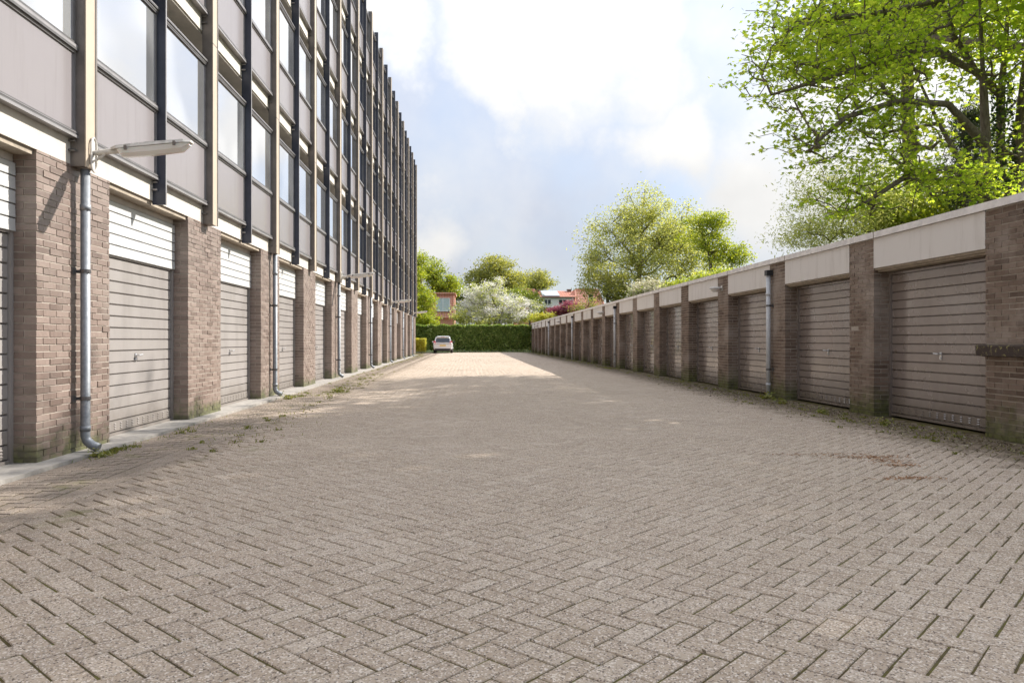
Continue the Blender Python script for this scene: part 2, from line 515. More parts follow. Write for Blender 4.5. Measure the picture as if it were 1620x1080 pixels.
PAVE_Y0, PAVE_Y1 = -1.5, 69.2
PL, PW, PJ = .2125, .10625, .0080


def swell(x, y):
    """slow unevenness of the laid surface; lower in the gutter on the left"""
    return .008 * np.sin(x * .7 + y * .27) * np.sin(y * .19 + 1.3) + .0015 * np.sin(x * 2.1 - y * .9) \
        - .018 * np.exp(-((x + 2.85) / .35) ** 2) - .006


gx, gy = np.arange(-4.6, 6.31, .1), np.arange(PAVE_Y0, PAVE_Y1 + .01, .2)
GX, GY = np.meshgrid(gx, gy)
GZ = swell(GX, GY) - .0046
m = MB(); m.v = [tuple(p) for p in np.stack([GX, GY, GZ], -1).reshape(-1, 3)]
nx = len(gx)
m.f = [(j * nx + i, j * nx + i + 1, (j + 1) * nx + i + 1, (j + 1) * nx + i) for j in range(len(gy) - 1) for i in range(nx - 1)]
m.mi = [0] * len(m.f)
paving = tag(m.build('paving', 'joint_sand', smooth=True), 'herringbone paved yard of pinkish grey concrete blocks between the garages', kind='structure')


def prism(poly, z0, dz):
    """paver from an outline with a tiny chamfer: top ring, shoulder ring, foot ring"""
    m = MB(); n = len(poly); cx = sum(p[0] for p in poly) / n; cy = sum(p[1] for p in poly) / n
    top = [(cx + (x - cx) * .955, cy + (y - cy) * .955) for x, y in poly]
    m.v = [(x, y, z0) for x, y in top] + [(x, y, z0 - .004) for x, y in poly] + [(x, y, z0 - dz) for x, y in poly]
    m.f.append(tuple(range(n)))
    for a in (0, n):
        for k in range(n): m.f.append((a + k, a + n + k, a + n + (k + 1) % n, a + (k + 1) % n))
    m.mi = [0] * len(m.f)
    return m


def clip_x(poly, xc, keep_right=True):
    out = []
    for (x0, y0), (x1, y1) in zip(poly, poly[1:] + poly[:1]):
        i0, i1 = ((x0 >= xc), (x1 >= xc)) if keep_right else ((x0 <= xc), (x1 <= xc))
        if i0: out.append((x0, y0))
        if i0 != i1:
            s_ = (xc - x0) / (x1 - x0); out.append((xc, y0 + s_ * (y1 - y0)))
    return out


ca = math.cos(math.pi / 4)
whole, border = [], []           # (cx, cy, angle) / outlines
HB_L = -2.73
for j in range(-60, 560):
    # the rows that can reach the yard
    for mm in range(-(j + 470) // 4, -(j - 60) // 4 + 30):
        for kind in (0, 1):
            if kind == 0: u, w_, ang = (j + 4 * mm + 1) * PW, (j + .5) * PW, 0
            else: u, w_, ang = (j + 4 * mm + 3.5) * PW, (j + 1) * PW, 1
            x = (u + w_) * ca; y = (w_ - u) * ca
            if x < HB_L - .12 or x > XR + .02 or y < PAVE_Y0 or y > PAVE_Y1 - .1: continue
            a = -math.pi / 4 + ang * math.pi / 2
            if x > HB_L + .13: whole.append((x, y, a))
            else:
                dx, dy = math.cos(a), math.sin(a); hl, hw = (PL - PJ) / 2, (PW - PJ) / 2
                o = [(x + dx * sx * hl - dy * sy * hw, y + dy * sx * hl + dx * sy * hw) for sx, sy in ((-1, -1), (1, -1), (1, 1), (-1, 1))]
                o = clip_x(o, HB_L + .005)
                if len(o) > 2: border.append(o)
# the strip of blocks along the left building: cross-laid courses and a two-course gutter
yy = PAVE_Y0; row = 0
while yy < PAVE_Y1:
    x0 = -3.575 - (row % 2) * .10
    for k in range(4):
        a_, b_ = max(x0 + k * PL, -3.575), min(x0 + (k + 1) * PL - PJ, -2.955)
        if b_ - a_ > .04: border.append([(a_, yy), (b_, yy), (b_, yy + PW - PJ), (a_, yy + PW - PJ)])
    yy += PW; row += 1
for col in range(2):
    yy = PAVE_Y0 + col * .1
    while yy < PAVE_Y1:
        x0 = -2.945 + col * PW
        border.append([(x0, yy), (x0 + PW - PJ, yy), (x0 + PW - PJ, yy + PL - PJ), (x0, yy + PL - PJ)])
        yy += PL

whole = np.array(whole)
d_ = np.array([math.sin(YAW), math.cos(YAW)])
depth = whole[:, 0] * d_[0] + whole[:, 1] * d_[1]
side = whole[:, 0] * d_[1] - whole[:, 1] * d_[0]
inview = (depth > 2.36) & (np.abs(side) < depth * .70)
order = np.argsort(np.where(inview, depth, 1e9))
near = order[:300]
rest = order[300:]
pm = prism([(-(PL - PJ) / 2, -(PW - PJ) / 2), ((PL - PJ) / 2, -(PW - PJ) / 2), ((PL - PJ) / 2, (PW - PJ) / 2), (-(PL - PJ) / 2, (PW - PJ) / 2)], 0, .03).mesh('paver')
pm.materials.append(MATS['paver'])
for i in near:
    x, y, a = whole[i]
    o = bpy.data.objects.new('paver', pm); C.objects.link(o); o.parent = paving
    o.location = (x + rnd.gauss(0, .0009), y + rnd.gauss(0, .0009), float(swell(x, y)) + rnd.gauss(0, .0006))
    o.rotation_euler = (rnd.gauss(0, .003), rnd.gauss(0, .003), a + rnd.gauss(0, .008) + (math.pi if rnd.random() < .5 else 0))
# the rest of the herringbone as one mesh: chamfered top + sides
W = whole[rest]; n = len(W)
x, y = W[:, 0] + rng.normal(0, .0009, n), W[:, 1] + rng.normal(0, .0009, n)
a = W[:, 2] + rng.normal(0, .008, n)
z = swell(W[:, 0], W[:, 1]) + rng.normal(0, .0006, n)
tx, ty = rng.normal(0, .003, n), rng.normal(0, .003, n)
hl, hw = (PL - PJ) / 2, (PW - PJ) / 2
lx = np.array([-1, 1, 1, -1]) * hl; ly = np.array([-1, -1, 1, 1]) * hw
rings = []
for sc, dz in ((.955, 0), (1, -.004), (1, -.03)):
    X = x[:, None] + np.cos(a)[:, None] * lx * sc - np.sin(a)[:, None] * ly * (sc - (.045 if sc < 1 else 0))
    Y = y[:, None] + np.sin(a)[:, None] * lx * sc + np.cos(a)[:, None] * ly * (sc - (.045 if sc < 1 else 0))
    Z = z[:, None] + tx[:, None] * lx + ty[:, None] * ly + dz
    rings.append(np.stack([X, Y, Z], -1))
P = np.concatenate(rings, 1)
q = [(0, 1, 2, 3)] + [(b + k, b + 4 + k, b + 4 + (k + 1) % 4, b + (k + 1) % 4) for b in (0, 4) for k in range(4)]
q = np.array(q, dtype=np.int32)
me = bpy.data.meshes.new('paver_field')
me.vertices.add(n * 12); me.vertices.foreach_set('co', P.astype(np.float32).ravel())
idx = (np.arange(n, dtype=np.int32)[:, None, None] * 12 + q[None]).reshape(-1)
me.loops.add(len(idx)); me.loops.foreach_set('vertex_index', idx)
me.polygons.add(n * len(q)); me.polygons.foreach_set('loop_start', np.arange(0, len(idx), 4, dtype=np.int32))
me.update(calc_edges=True); me.shade_flat()
tag(link('paver_field', me, paving, 'paver'), None, kind='stuff')
bm_ = MB()
for o in border:
    cx = sum(p[0] for p in o) / len(o); cy = sum(p[1] for p in o) / len(o)
    p = prism(o, float(swell(np.array(cx), np.array(cy))) + rnd.gauss(0, .0007), .03)
    i0 = len(bm_.v); bm_.v += p.v; bm_.f += [tuple(i0 + k for k in f) for f in p.f]; bm_.mi += p.mi
tag(bm_.build('edge_pavers', 'paver', paving), None, kind='stuff')


# ------------------------------------------------------------------ brick piers
UB = {}


def unit(matname):
    if matname not in UB:
        UB[matname] = unit_box('brick'); UB[matname].materials.append(MATS[matname])
    return UB[matname]


def pier_bricks(w, d, h, sgn, rs, course=.0625, BH=.0515, J=.0105):
    """bricks of a pier as (s0, s1, d0, d1, z0, z1); s along the face, d inward from the face"""
    out, k, z = [], 0, .004
    while z < h - .015:
        z1 = min(z + BH, h)
        s = 0.0; head = k % 2
        while s < w - .02:
            L = .10 if (head and s == 0) else .21
            e = min(s + L, w)
            if w - e < .035: e = w
            dp = .21 if (head and s == 0) else .10
            out.append((s, e, 0, min(dp, d), z, z1, 0)); s = e + J
        first = min(.21 if head else .10, d) + J
        if d - first > .03: out.append((0, .10, first, d, z, z1, 1))
        if d - .10 - J > .03: out.append((w - .10, w, .10 + J, d, z, z1, 2))
        z += course; k += 1
    return out


def make_pier(parent, y0, w, xf, depth, h, sgn, mat, singles=0, label=None):
    """brick pier; xf = face plane, sgn = outward x direction"""
    inset = .006
    core = MB()
    xa, xb = sorted((xf - sgn * inset, xf - sgn * (depth + .25)))
    core.box(xa, xb, y0 + inset, y0 + w - inset, -.05, h)
    pier = core.build('brick_pier', 'mortar', parent)
    bl = pier_bricks(w, depth, h, sgn, None)
    rs = random.Random(int(y0 * 100) + 5)
    world_ = []
    for (s0, s1, d0, d1, z0, z1, kind) in bl:
        j = rs.gauss(0, .0018) if kind == 0 else 0
        js = rs.gauss(0, .0015)
        xo = xf - sgn * d0 + sgn * (j if d0 == 0 else 0)
        xi = xf - sgn * d1
        ya, yb = y0 + s0, y0 + s1
        if s0 == 0 or kind == 1: ya += js
        world_.append((min(xo, xi), max(xo, xi), ya, yb, z0 + rs.gauss(0, .0012), z1 + rs.gauss(0, .0012), kind))
    pick = set()
    if singles:
        cand = [i for i, b in enumerate(world_) if b[6] in (0, 1)]
        cand.sort(key=lambda i: -(world_[i][3] - world_[i][2]))
        pick = set(cand[:singles])
        for i in sorted(pick):
            b = world_[i]
            o = bpy.data.objects.new('brick', unit(mat)); C.objects.link(o); o.parent = pier
            o.location = ((b[0] + b[1]) / 2, (b[2] + b[3]) / 2, (b[4] + b[5]) / 2)
            o.scale = (b[1] - b[0], b[3] - b[2], b[5] - b[4])
            o.rotation_euler.x = rs.gauss(0, .003)
    P = [[(x, y, z) for z in (b[4], b[5]) for y in (b[2], b[3]) for x in (b[0], b[1])] for i, b in enumerate(world_) if i not in pick]
    if P:
        me = boxes_mesh('brickwork', np.array(P))
        tag(link('brickwork', me, pier, mat), None, kind='stuff')
    return pier, len(pick)


def slat_profile(x, sgn, z0, z1, t=.013, ch=.010):
    """one pressed door slat: raised panel with sloped shoulders"""
    return [(x - sgn * .01, z0), (x + sgn * .002, z0 + .002), (x + sgn * t, z0 + ch), (x + sgn * t, z1 - ch * .5), (x + sgn * .002, z1 - .002), (x - sgn * .01, z1)]


def garage_door(parent, y0, y1, x, sgn, h, mat, split, pitch=.1275, handle_z=.92):
    """up-and-over door in the opening y0..y1; x = door plane"""
    fr = MB()
    xa, xb = sorted((x - sgn * .03, x + sgn * .035))
    fr.box(xa, xb, y0, y0 + .045, .0, h + .02); fr.box(xa, xb, y1 - .045, y1, .0, h + .02)
    fr.box(xa, xb - .002, y0 + .045, y1 - .045, h - .015, h + .02)
    ba, bb = sorted((x - sgn * .03, x - sgn * .012)); fr.box(ba, bb, y0 + .045, y1 - .045, .01, h - .016)
    ra, rb = sorted((x - sgn * .011, x + sgn * .030)); fr.box(ra, rb, y0 + .048, y1 - .048, .018, .052)
    door = fr.build('garage_door', mat, parent)
    n = int(round((h - .075) / pitch)); p = (h - .072) / n
    joined = MB()
    for k in range(n):
        z0 = .056 + k * p
        m = MB() if split else joined
        m.extrude_y(slat_profile(x, sgn, z0, z0 + p - .005), y0 + .05, y1 - .05)
        if split: m.build('slat', mat, door)
    if not split: tag(joined.build('slats', mat, door), None, kind='stuff')
    # pressed ventilation louvres in the lowest slat
    ve = MB(); zz = .056 + p * .5
    for i in range(14):
        yc = y0 + .15 + i * (y1 - y0 - .30) / 13
        for r_ in (-1, 0, 1):
            zc = zz + r_ * .028
            xs = x + sgn * .0125
            pr = [(xs, zc - .007), (xs + sgn * .010, zc - .004), (xs, zc + .008)]
            ve.extrude_y(pr, yc - .020, yc + .020)
    if split: tag(ve.build('vents', mat, door), None, kind='stuff')
    hd = MB(); yc = (y0 + y1) / 2; xs = x + sgn * .016
    hd.tube([(xs, yc, handle_z), (xs + sgn * .045, yc, handle_z)], .012, 8)
    hd.tube([(xs + sgn * .045, yc - .012, handle_z), (xs + sgn * .048, yc + .085, handle_z + .005)], .011, 8)
    a_, b_ = sorted((xs, xs + sgn * .008)); hd.box(a_, b_, yc - .018, yc + .018, handle_z - .075, handle_z + .025)
    hd.tube([(xs, yc, handle_z - .05), (xs + sgn * .02, yc, handle_z - .05)], .012, 8)
    hd.build('handle', 'steel_handle', door)
    return door


def drainpipe(parent, x, y, top, r, sgn, mat, elbow, hopper=False, wallx=None):
    m = MB()
    if elbow:
        pts = [(x, y, top), (x, y, .17), (x + sgn * .015, y - .0, .125), (x + sgn * .06, y, .085), (x + sgn * .13, y, .055)]
    else:
        pts = [(x, y, top), (x, y, .04)]
    m.tube(pts, r, 14)
    for zc, hh in ((top - .40, .06), (.22, .05)):
        m.tube([(x, y, zc), (x, y, zc + hh)], r * 1.13, 14)
    p = m.build('drainpipe', mat, parent, smooth=False)
    for po in p.data.polygons: po.use_smooth = len(po.vertices) == 4
    for zc in (.52, 1.75):
        b = MB(); b.tube([(x, y, zc), (x, y, zc + .035)], r * 1.17, 14)
        a_, b_ = sorted((wallx - sgn * .0, x)); b.box(a_, b_, y - .012, y + .012, zc, zc + .03)
        a_, b_ = sorted((wallx, wallx + sgn * .012)); b.box(a_, b_, y - r - .05, y - r + .02, zc - .015, zc + .05)
        b.build('bracket', 'frame_dark', p)
    if hopper:
        b = MB(); a_, b_ = sorted((wallx, x - sgn * .0)); b.box(min(a_, x - r * 1.3), max(b_, x + r * 1.3), y - r * 1.5, y + r * 1.5, top - .01, top + .09)
        b.build('outlet', 'black_plastic', p)
    else:
        b = MB(); b.tube([(x - sgn * .02, y + .14, 0.10), (x - sgn * .06, y + .14, 2.7)], .006, 6)
    return p


# ------------------------------------------------------------------ left: flats over garages
flats = tag(empty('apartment_building', (XL, 27, 0)), 'long dark-framed flats with glazed galleries above a row of brick garages', 'building')
BAY, PIERW, Y0L = 3.63, 1.36, 6.91
NB0, NB1 = -2, 13
XD, XM, XP = -4.02, -3.65, -3.75
bl_ = flats
flats.location = (0, 0, 0)
yA, yB = Y0L + BAY * NB0, Y0L + BAY * NB1 + PIERW
BEAM_Z = 2.78
used = 0
for n_ in range(NB0, NB1 + 1):
    y0 = Y0L + BAY * n_
    make_pier(flats, y0, PIERW, XL, .23, BEAM_Z, 1, 'brick_left', 300 if n_ == 0 else 0)
    if n_ < NB1:
        d0, d1 = y0 + PIERW, y0 + BAY
        garage_door(flats, d0, d1, XD, 1, 2.05, 'door_grey_left', -1 <= n_ <= 3, .1275)
        # white planked panel above the door
        pb = MB(); pb.box(XD - .02, XD + .03, d0 + .002, d1 - .002, 2.665, BEAM_Z - .002)
        pn = pb.build('overdoor_panel', 'cream_concrete', flats)
        for k in range(5):
            m = MB() if n_ <= 3 else pb
            if n_ <= 3:
                m.extrude_y([(XD + .02, 2.052 + k * .122), (XD + .055, 2.056 + k * .122), (XD + .052, 2.052 + k * .122 + .112), (XD + .02, 2.052 + k * .122 + .117)], d0 + .004, d1 - .004)
                m.build('plank', 'white_planks', pn)
        if n_ > 3:
            m = MB()
            for k in range(5):
                m.extrude_y([(XD + .02, 2.052 + k * .122), (XD + .055, 2.056 + k * .122), (XD + .052, 2.052 + k * .122 + .112), (XD + .02, 2.052 + k * .122 + .117)], d0 + .004, d1 - .004)
            tag(m.build('planks', 'white_planks', pn), None, kind='stuff')
        sf = MB(); sf.box(-4.0, XL - .03, d0 + .003, d1 - .003, BEAM_Z - .05, BEAM_Z - .003)
        sf.build('soffit_board', 'timber_soffit', flats)
th = MB(); th.box(-4.25, -3.58, yA - .2, yB + .1, -.05, .022); th.build('threshold', 'threshold_concrete', flats)
bm1 = MB(); bm1.box(-4.3, XL - .004, yA, yB, BEAM_Z, 3.085); bm1.build('beam', 'cream_concrete', flats)
bk = MB(); bk.box(-4.6, -4.26, yA, yB, -.05, 2.79); bk.build('garage_back_wall', 'mortar', flats)

lines = []                       # mullion positions: (y, wide?)
for n_ in range(NB0, NB1 + 1):
    y0 = Y0L + BAY * n_
    lines.append((y0 + PIERW / 2, True))
    if n_ < NB1: lines.append((y0 + PIERW + (BAY - PIERW) / 2, False))
ST, NS, TOP = 2.73, 4, 13.66
for (y, wide) in lines:
    m = MB()
    if wide:
        hw = .105
        m.box(XP - .05, XM - .012, y - hw, y - hw + .02, 2.765, TOP, 0)          # web towards the entrance
        m.box(XP - .05, XM - .012, y + hw - .02, y + hw, 2.765, TOP, 0)
        m.box(XM - .012, XM, y - hw + .004, y + hw - .030, 2.760, TOP + .002, 1)  # pale front plate
        m.box(XM - .012, XM + .006, y + hw - .030, y + hw + .004, 2.760, TOP + .002, 0)
        m.box(XP - .05, XM - .012, y - hw + .02, y + hw - .02, 2.77, 2.775, 0)
        for s in range(1, NS): m.box(XP - .045, XM + .0015, y - hw - .002, y + hw - .031, 2.62 + ST * s, 2.632 + ST * s, 0)
        mo = m.build('mullion', ['bronze_dark', 'bronze_cream'], flats)
    else:
        hw = .016
        m.box(XP - .05, XM + .003, y - hw, y + hw, 2.735, TOP - .03, 0)
        m.box(XM + .003, XM + .008, y - hw + .006, y + hw + .004, 2.735, TOP - .03, 1)
        mo = m.build('mullion', ['blue_black', 'frame_light'], flats)
    b = MB()
    for s in range(NS + 1):
        zc = 2.88 + ST * s if s < NS else 13.40
        b.box(XL - .02, XP - .052, y - hw - .025, y - hw + .03, zc, zc + .16)
        b.tube([(XL - .02, y - hw - .03, zc + .03), (XP + .02, y - hw - .03, zc + .03)], .014, 6)
        b.tube([(XL - .02, y - hw - .03, zc + .12), (XP + .02, y - hw - .03, zc + .12)], .010, 6)
    tag(b.build('brackets', 'frame_light' if not wide else 'frame_dark', mo), None, kind='stuff')

for (ya_, wa), (yb_, wb) in zip(lines, lines[1:]):
    p0, p1 = ya_ + (.106 if wa else .017), yb_ - (.106 if wb else .017)
    for s in range(NS):
        zb = 3.06 + ST * s
        # spandrel: panel with dark rails
        m = MB(); m.box(XP - .03, XP - .004, p0, p1, zb + .03, zb + .775)
        sp = m.build('spandrel', 'spandrel_panel', flats)
        m = MB()
        m.box(XP - .07, XP + .034, p0, p1, zb - .035, zb - .010, 1)
        m.box(XP - .05, XP + .028, p0, p1, zb - .010, zb + .030, 0)
        m.box(XP - .05, XP + .031, p0, p1, zb + .012, zb + .018, 1)
        m.box(XP - .028, XP + .006, p0, p0 + .012, zb + .031, zb + .774, 0)
        m.box(XP - .028, XP + .006, p1 - .014, p1, zb + .031, zb + .774, 1)
        m.build('rail', ['frame_dark', 'frame_light'], sp)
        # window: frame ring and pane
        m = MB(); z0, z1 = zb + .775, zb + 2.04
        m.box(XP - .05, XP + .012, p0, p1, z0, z0 + .022, 1)
        m.box(XP - .05, XP + .034, p0, p1, z0 + .022, z0 + .046, 0)
        m.box(XP - .05, XP + .030, p0, p1, z0 + .046, z0 + .075, 1)
        m.box(XP - .05, XP + .018, p0, p1, z0 + .075, z0 + .105, 0)
        m.box(XP - .05, XP + .020, p0, p1, z1 - .050, z1 - .030, 1)
        m.box(XP - .05, XP + .014, p0, p1, z1 - .075, z1 - .050, 0)
        m.box(XP - .05, XP + .034, p0, p1, z1 - .030, z1 - .010, 0)
        m.box(XP - .05, XP + .034, p0, p1, z1 - .010, z1, 1)
        m.box(XP - .049, XP + .006, p0, p0 + .04, z0 + .106, z1 - .076, 0)
        m.box(XP - .049, XP + .004, p1 - .042, p1, z0 + .106, z1 - .076, 1)
        m.box(XP - .048, XP + .006, p1 - .03, p1 - .022, z0 + .106, z1 - .076, 0)
        wd = m.build('window', ['frame_dark', 'frame_light'], flats)
        m = MB(); m.box(XP - .014, XP - .008, p0 + .041, p1 - .043, z0 + .106, z1 - .077)
        m.build('pane', 'window_glass', wd)
for s in range(NS):
    zb = 3.06 + ST * s
    m = MB()
    if s < NS - 1:
        m.box(-5.35, XL - .035, yA, yB, zb + 2.44, zb + 2.705, 0)
        m.box(XL - .034, XL - .012, yA, yB, zb + 2.465, zb + 2.70, 0)
        m.build('slab', 'cream_concrete', flats)
    else:
        m.box(-5.35, -4.15, yA, yB, zb + 2.34, zb + 2.50, 0)
        m.build('roof_slab', 'roof_felt', flats)
    # inner gallery wall, with a door in every second bay
    m = MB(); m.box(-5.5, -5.352, yA, yB, zb - .28, zb + 2.44)
    gw = m.build('gallery_wall', 'gallery_wall', flats)
    for n_ in range(NB0, NB1):
        y = Y0L + BAY * n_ + 1.9
        m = MB(); m.box(-5.351, -5.31, y, y + .9, zb - .02, zb + 2.1); m.build('gallery_door', 'gallery_door', gw)
m = MB()
m.box(-9.0, -5.51, yA, yB, 2.8, 13.35); m.box(-9.0, -4.61, yA, yB, -.05, 2.79)
m.build('inner_block', 'gallery_wall', flats)
m = MB(); m.box(-9.0, XP - .08, yB + .002, yB + .22, -.05, 13.45); m.build('end_wall', 'house_brick', flats)

# drainpipes on every second pier, lamps on every fourth
for n_ in range(-2, 14, 2):
    y = Y0L + BAY * n_ + PIERW / 2
    drainpipe(flats, -3.705, y, 2.755, .043, 1, 'zinc', True, wallx=XL)

LAMPL = ['nearest arm lamp of the flats, weathered cream, with a clear trough cover', 'second arm lamp along the flats, above the fifth brick pier',
         'third arm lamp along the flats, small and far down the yard', 'farthest arm lamp of the flats, at the very end of the building']
for i, n_ in enumerate((0, 4, 8, 12)):
    y = Y0L + BAY * n_ + PIERW / 2 + .02
    L = empty('wall_lamp', (XM + .006, y, 2.92))
    tag(L, LAMPL[i], 'lamp', 'arm lamps on the flats')
    m = MB(); pts = [Vector((0.012, math.cos(k * math.pi / 8) * .055, .085 * math.sin(k * math.pi / 8) + .06)) for k in range(9)]
    pts += [Vector((.012, -math.cos(k * math.pi / 8) * .055, -.085 * math.sin(k * math.pi / 8) - .10)) for k in range(9)]
    m.tube(pts + [pts[0]], .010, 6); m.box(0, .008, -.03, .03, -.17, .13)
    m.build('bracket', 'lamp_housing', L)
    m = MB(); m.tube([(.012, 0, .0), (.10, 0, .012), (.26, 0, .030)], [.024, .026, .03], 10); m.tube([(.012, 0, -.08), (.09, 0, -.03), (.13, 0, .008)], .012, 6)
    m.build('arm', 'lamp_housing', L)
    m = MB()   # housing: shallow tray, widest in the middle
    ring = []
    for k, (xx, hw, hh) in enumerate(((.18, .035, .03), (.24, .068, .042), (.55, .080, .046), (.88, .074, .040), (.945, .045, .02))):
        zc = .028 + (xx - .18) * .11
        ring.append([(xx, -hw, zc), (xx, -hw * .8, zc + hh * .8), (xx, 0, zc + hh), (xx, hw * .8, zc + hh * .8), (xx, hw, zc)])
    for a_, b_ in zip(ring, ring[1:]):
        for k in range(4): m.poly([a_[k], a_[k + 1], b_[k + 1], b_[k]])
        m.poly([a_[4], a_[0], b_[0], b_[4]])
    m.poly(ring[0]); m.poly(ring[-1])
    m.build('housing', 'lamp_housing', L)
    m = MB(); ring = []
    for xx, hw, hh in ((.25, .05, .02), (.29, .066, .075), (.55, .070, .085), (.86, .066, .075), (.925, .05, .02)):
        zc = .024 + (xx - .18) * .11
        ring.append([(xx, -hw, zc), (xx, -hw * .85, zc - hh * .6), (xx, -hw * .4, zc - hh), (xx, hw * .4, zc - hh), (xx, hw * .85, zc - hh * .6), (xx, hw, zc)])
    for a_, b_ in zip(ring, ring[1:]):
        for k in range(5): m.poly([a_[k], b_[k], b_[k + 1], a_[k + 1]])
    m.poly(ring[0]); m.poly(ring[-1])
    m.build('cover', 'lamp_cover', L, smooth=False)
    for xx in (.34, .80):
        m = MB(); zc = .02 + (xx - .18) * .11; m.box(xx - .012, xx + .012, -.086, -.074, zc - .02, zc + .025); m.build('clip', 'bronze_dark', L)

# ------------------------------------------------------------------ right: row of flat-roofed garages
garages = tag(empty('garage_row', (0, 0, 0)), 'low flat-roofed row of brown garages with brick piers under pale fascia panels', 'garages')
BR, PRW, Y0R = 3.08, .70, 10.68
NR0, NR1 = -4, 19
XDR, HP, FZ = 6.14, 2.572, 2.14
left_single = 300
for n_ in range(NR0, NR1 + 1):
    y0 = Y0R + BR * n_
    k = min(left_single, 170) if n_ in (-1, 0) else 0
    _, got = make_pier(garages, y0, PRW, XR, .26, HP, -1, 'brick_right', k)
    left_single -= got
    if n_ < NR1:
        d0, d1 = y0 + PRW, y0 + BR
        garage_door(garages, d0, d1, XDR, -1, 2.055, 'door_brown_right', -2 <= n_ <= 3, .122)
        m = MB(); m.box(XR - .004, XR + .06, d0 + .004, d1 - .004, FZ, HP - .003); m.build('fascia_panel', 'fascia_panel', garages)
        m = MB(); m.box(XR + .062, XDR + .05, d0 + .004, d1 - .004, 2.085, 2.20); m.box(XR + .02, XR + .061, d0 + .004, d1 - .004, FZ - .03, FZ - .002); m.build('soffit_board', 'timber_soffit', garages)
ya_, yb_ = Y0R + BR * NR0, Y0R + BR * NR1 + PRW
y = ya_ - .05; k = 0
cp = MB()
while y < yb_:
    e = min(y + 3.08, yb_ + .04)
    m = MB(); m.extrude_y([(XR - .035, HP + .001), (XR - .035, HP + .088 + (k % 3) * .002), (XR + .25, HP + .095), (XR + .25, HP + .05), (XR + .0, HP + .001)], y, e - .004)
    m.build('coping', 'coping_metal', garages)
    m = MB(); m.box(XR - .038, XR - .033, e - .012, e + .006, HP - .004, HP + .092); m.build('coping_joint', 'coping_seam', garages)
    y = e; k += 1
m = MB(); m.box(XR + .251, 11.4, ya_, yb_, HP - .05, HP + .06); m.build('roof', 'roof_felt', garages)
m = MB(); m.box(11.2, 11.4, ya_, yb_, -.05, HP - .051); m.box(XR + .30, 11.19, yb_ - .22, yb_ - .002, -.05, HP - .051)
m.box(XR + .30, 11.19, ya_ + .002, ya_ + .22, -.05, HP - .051); m.box(6.42, 6.5, ya_, yb_, -.05, HP - .052); m.build('outer_wall', 'brick_right', garages)
# weathered stone ledge on the pier beside the camera
m = MB(); y0 = Y0R - BR
m.extrude_y([(XR + .02, .915), (XR - .085, .925), (XR - .09, 1.035), (XR - .075, 1.048), (XR + .02, 1.052)], y0 - .4, y0 + PRW + .045)
t = NT('ledge_stone')
zz = t.sep()[2]
t.set(t.mix(t.ramp(t.noise(20, 5, .75), .55, .62), t.mix(t.noise(9, 4), (.055, .042, .038), (.09, .07, .06)), (.34, .31, .13)), .95, spec=.15)
m.build('ledge', 'ledge_stone', garages)
for n_ in (1, 6, 10, 14, 19):
    y = Y0R + BR * n_ + PRW - .09
    drainpipe(garages, XR - .070, y, 2.36, .042, -1, 'zinc_pale', False, hopper=True, wallx=XR)
LAMPR = ['oval bulkhead lamp on the third brick pier beyond the near wall', 'second bulkhead lamp along the garage row, about halfway down',
         'third bulkhead lamp along the garage row, tiny and far off', 'farthest bulkhead lamp, near the end of the garage row']
for i, n_ in enumerate((2, 7, 12, 17)):
    L = empty('bulkhead_lamp', (XR - .002, Y0R + BR * n_ + .42, 2.27)); L.rotation_euler.z = math.pi
    tag(L, LAMPR[i], 'lamp', 'bulkhead lamps on the garages')
    def dome(rx, ry, rz, sg, x0, z0):
        m = MB(); NA, NE = 16, 5
        P_ = lambda a_, e_: (x0 + rx * math.cos(a_) * math.cos(e_) ** .7, ry * math.sin(a_) * math.cos(e_) ** .7, z0 + sg * rz * math.sin(e_))
        for a in range(NA):
            a0, a1 = 2 * math.pi * a / NA, 2 * math.pi * (a + 1) / NA
            for e in range(NE):
                e0, e1 = math.pi / 2 * e / NE, math.pi / 2 * (e + 1) / NE * .999
                m.poly([P_(a0, e0), P_(a1, e0), P_(a1, e1), P_(a0, e1)])
        m.poly([P_(2 * math.pi * a / NA, 0) for a in range(NA)])
        return m
    m = dome(.150, .115, .045, 1, .155, .02); m.tube([(0, 0, .03), (.06, 0, .03)], .035, 8); m.box(0, .012, -.05, .05, -.03, .09); m.build('hood', 'lamp_housing', L, smooth=False)
    dome(.115, .090, .075, -1, .150, .017).build('diffuser', 'lamp_cover', L)

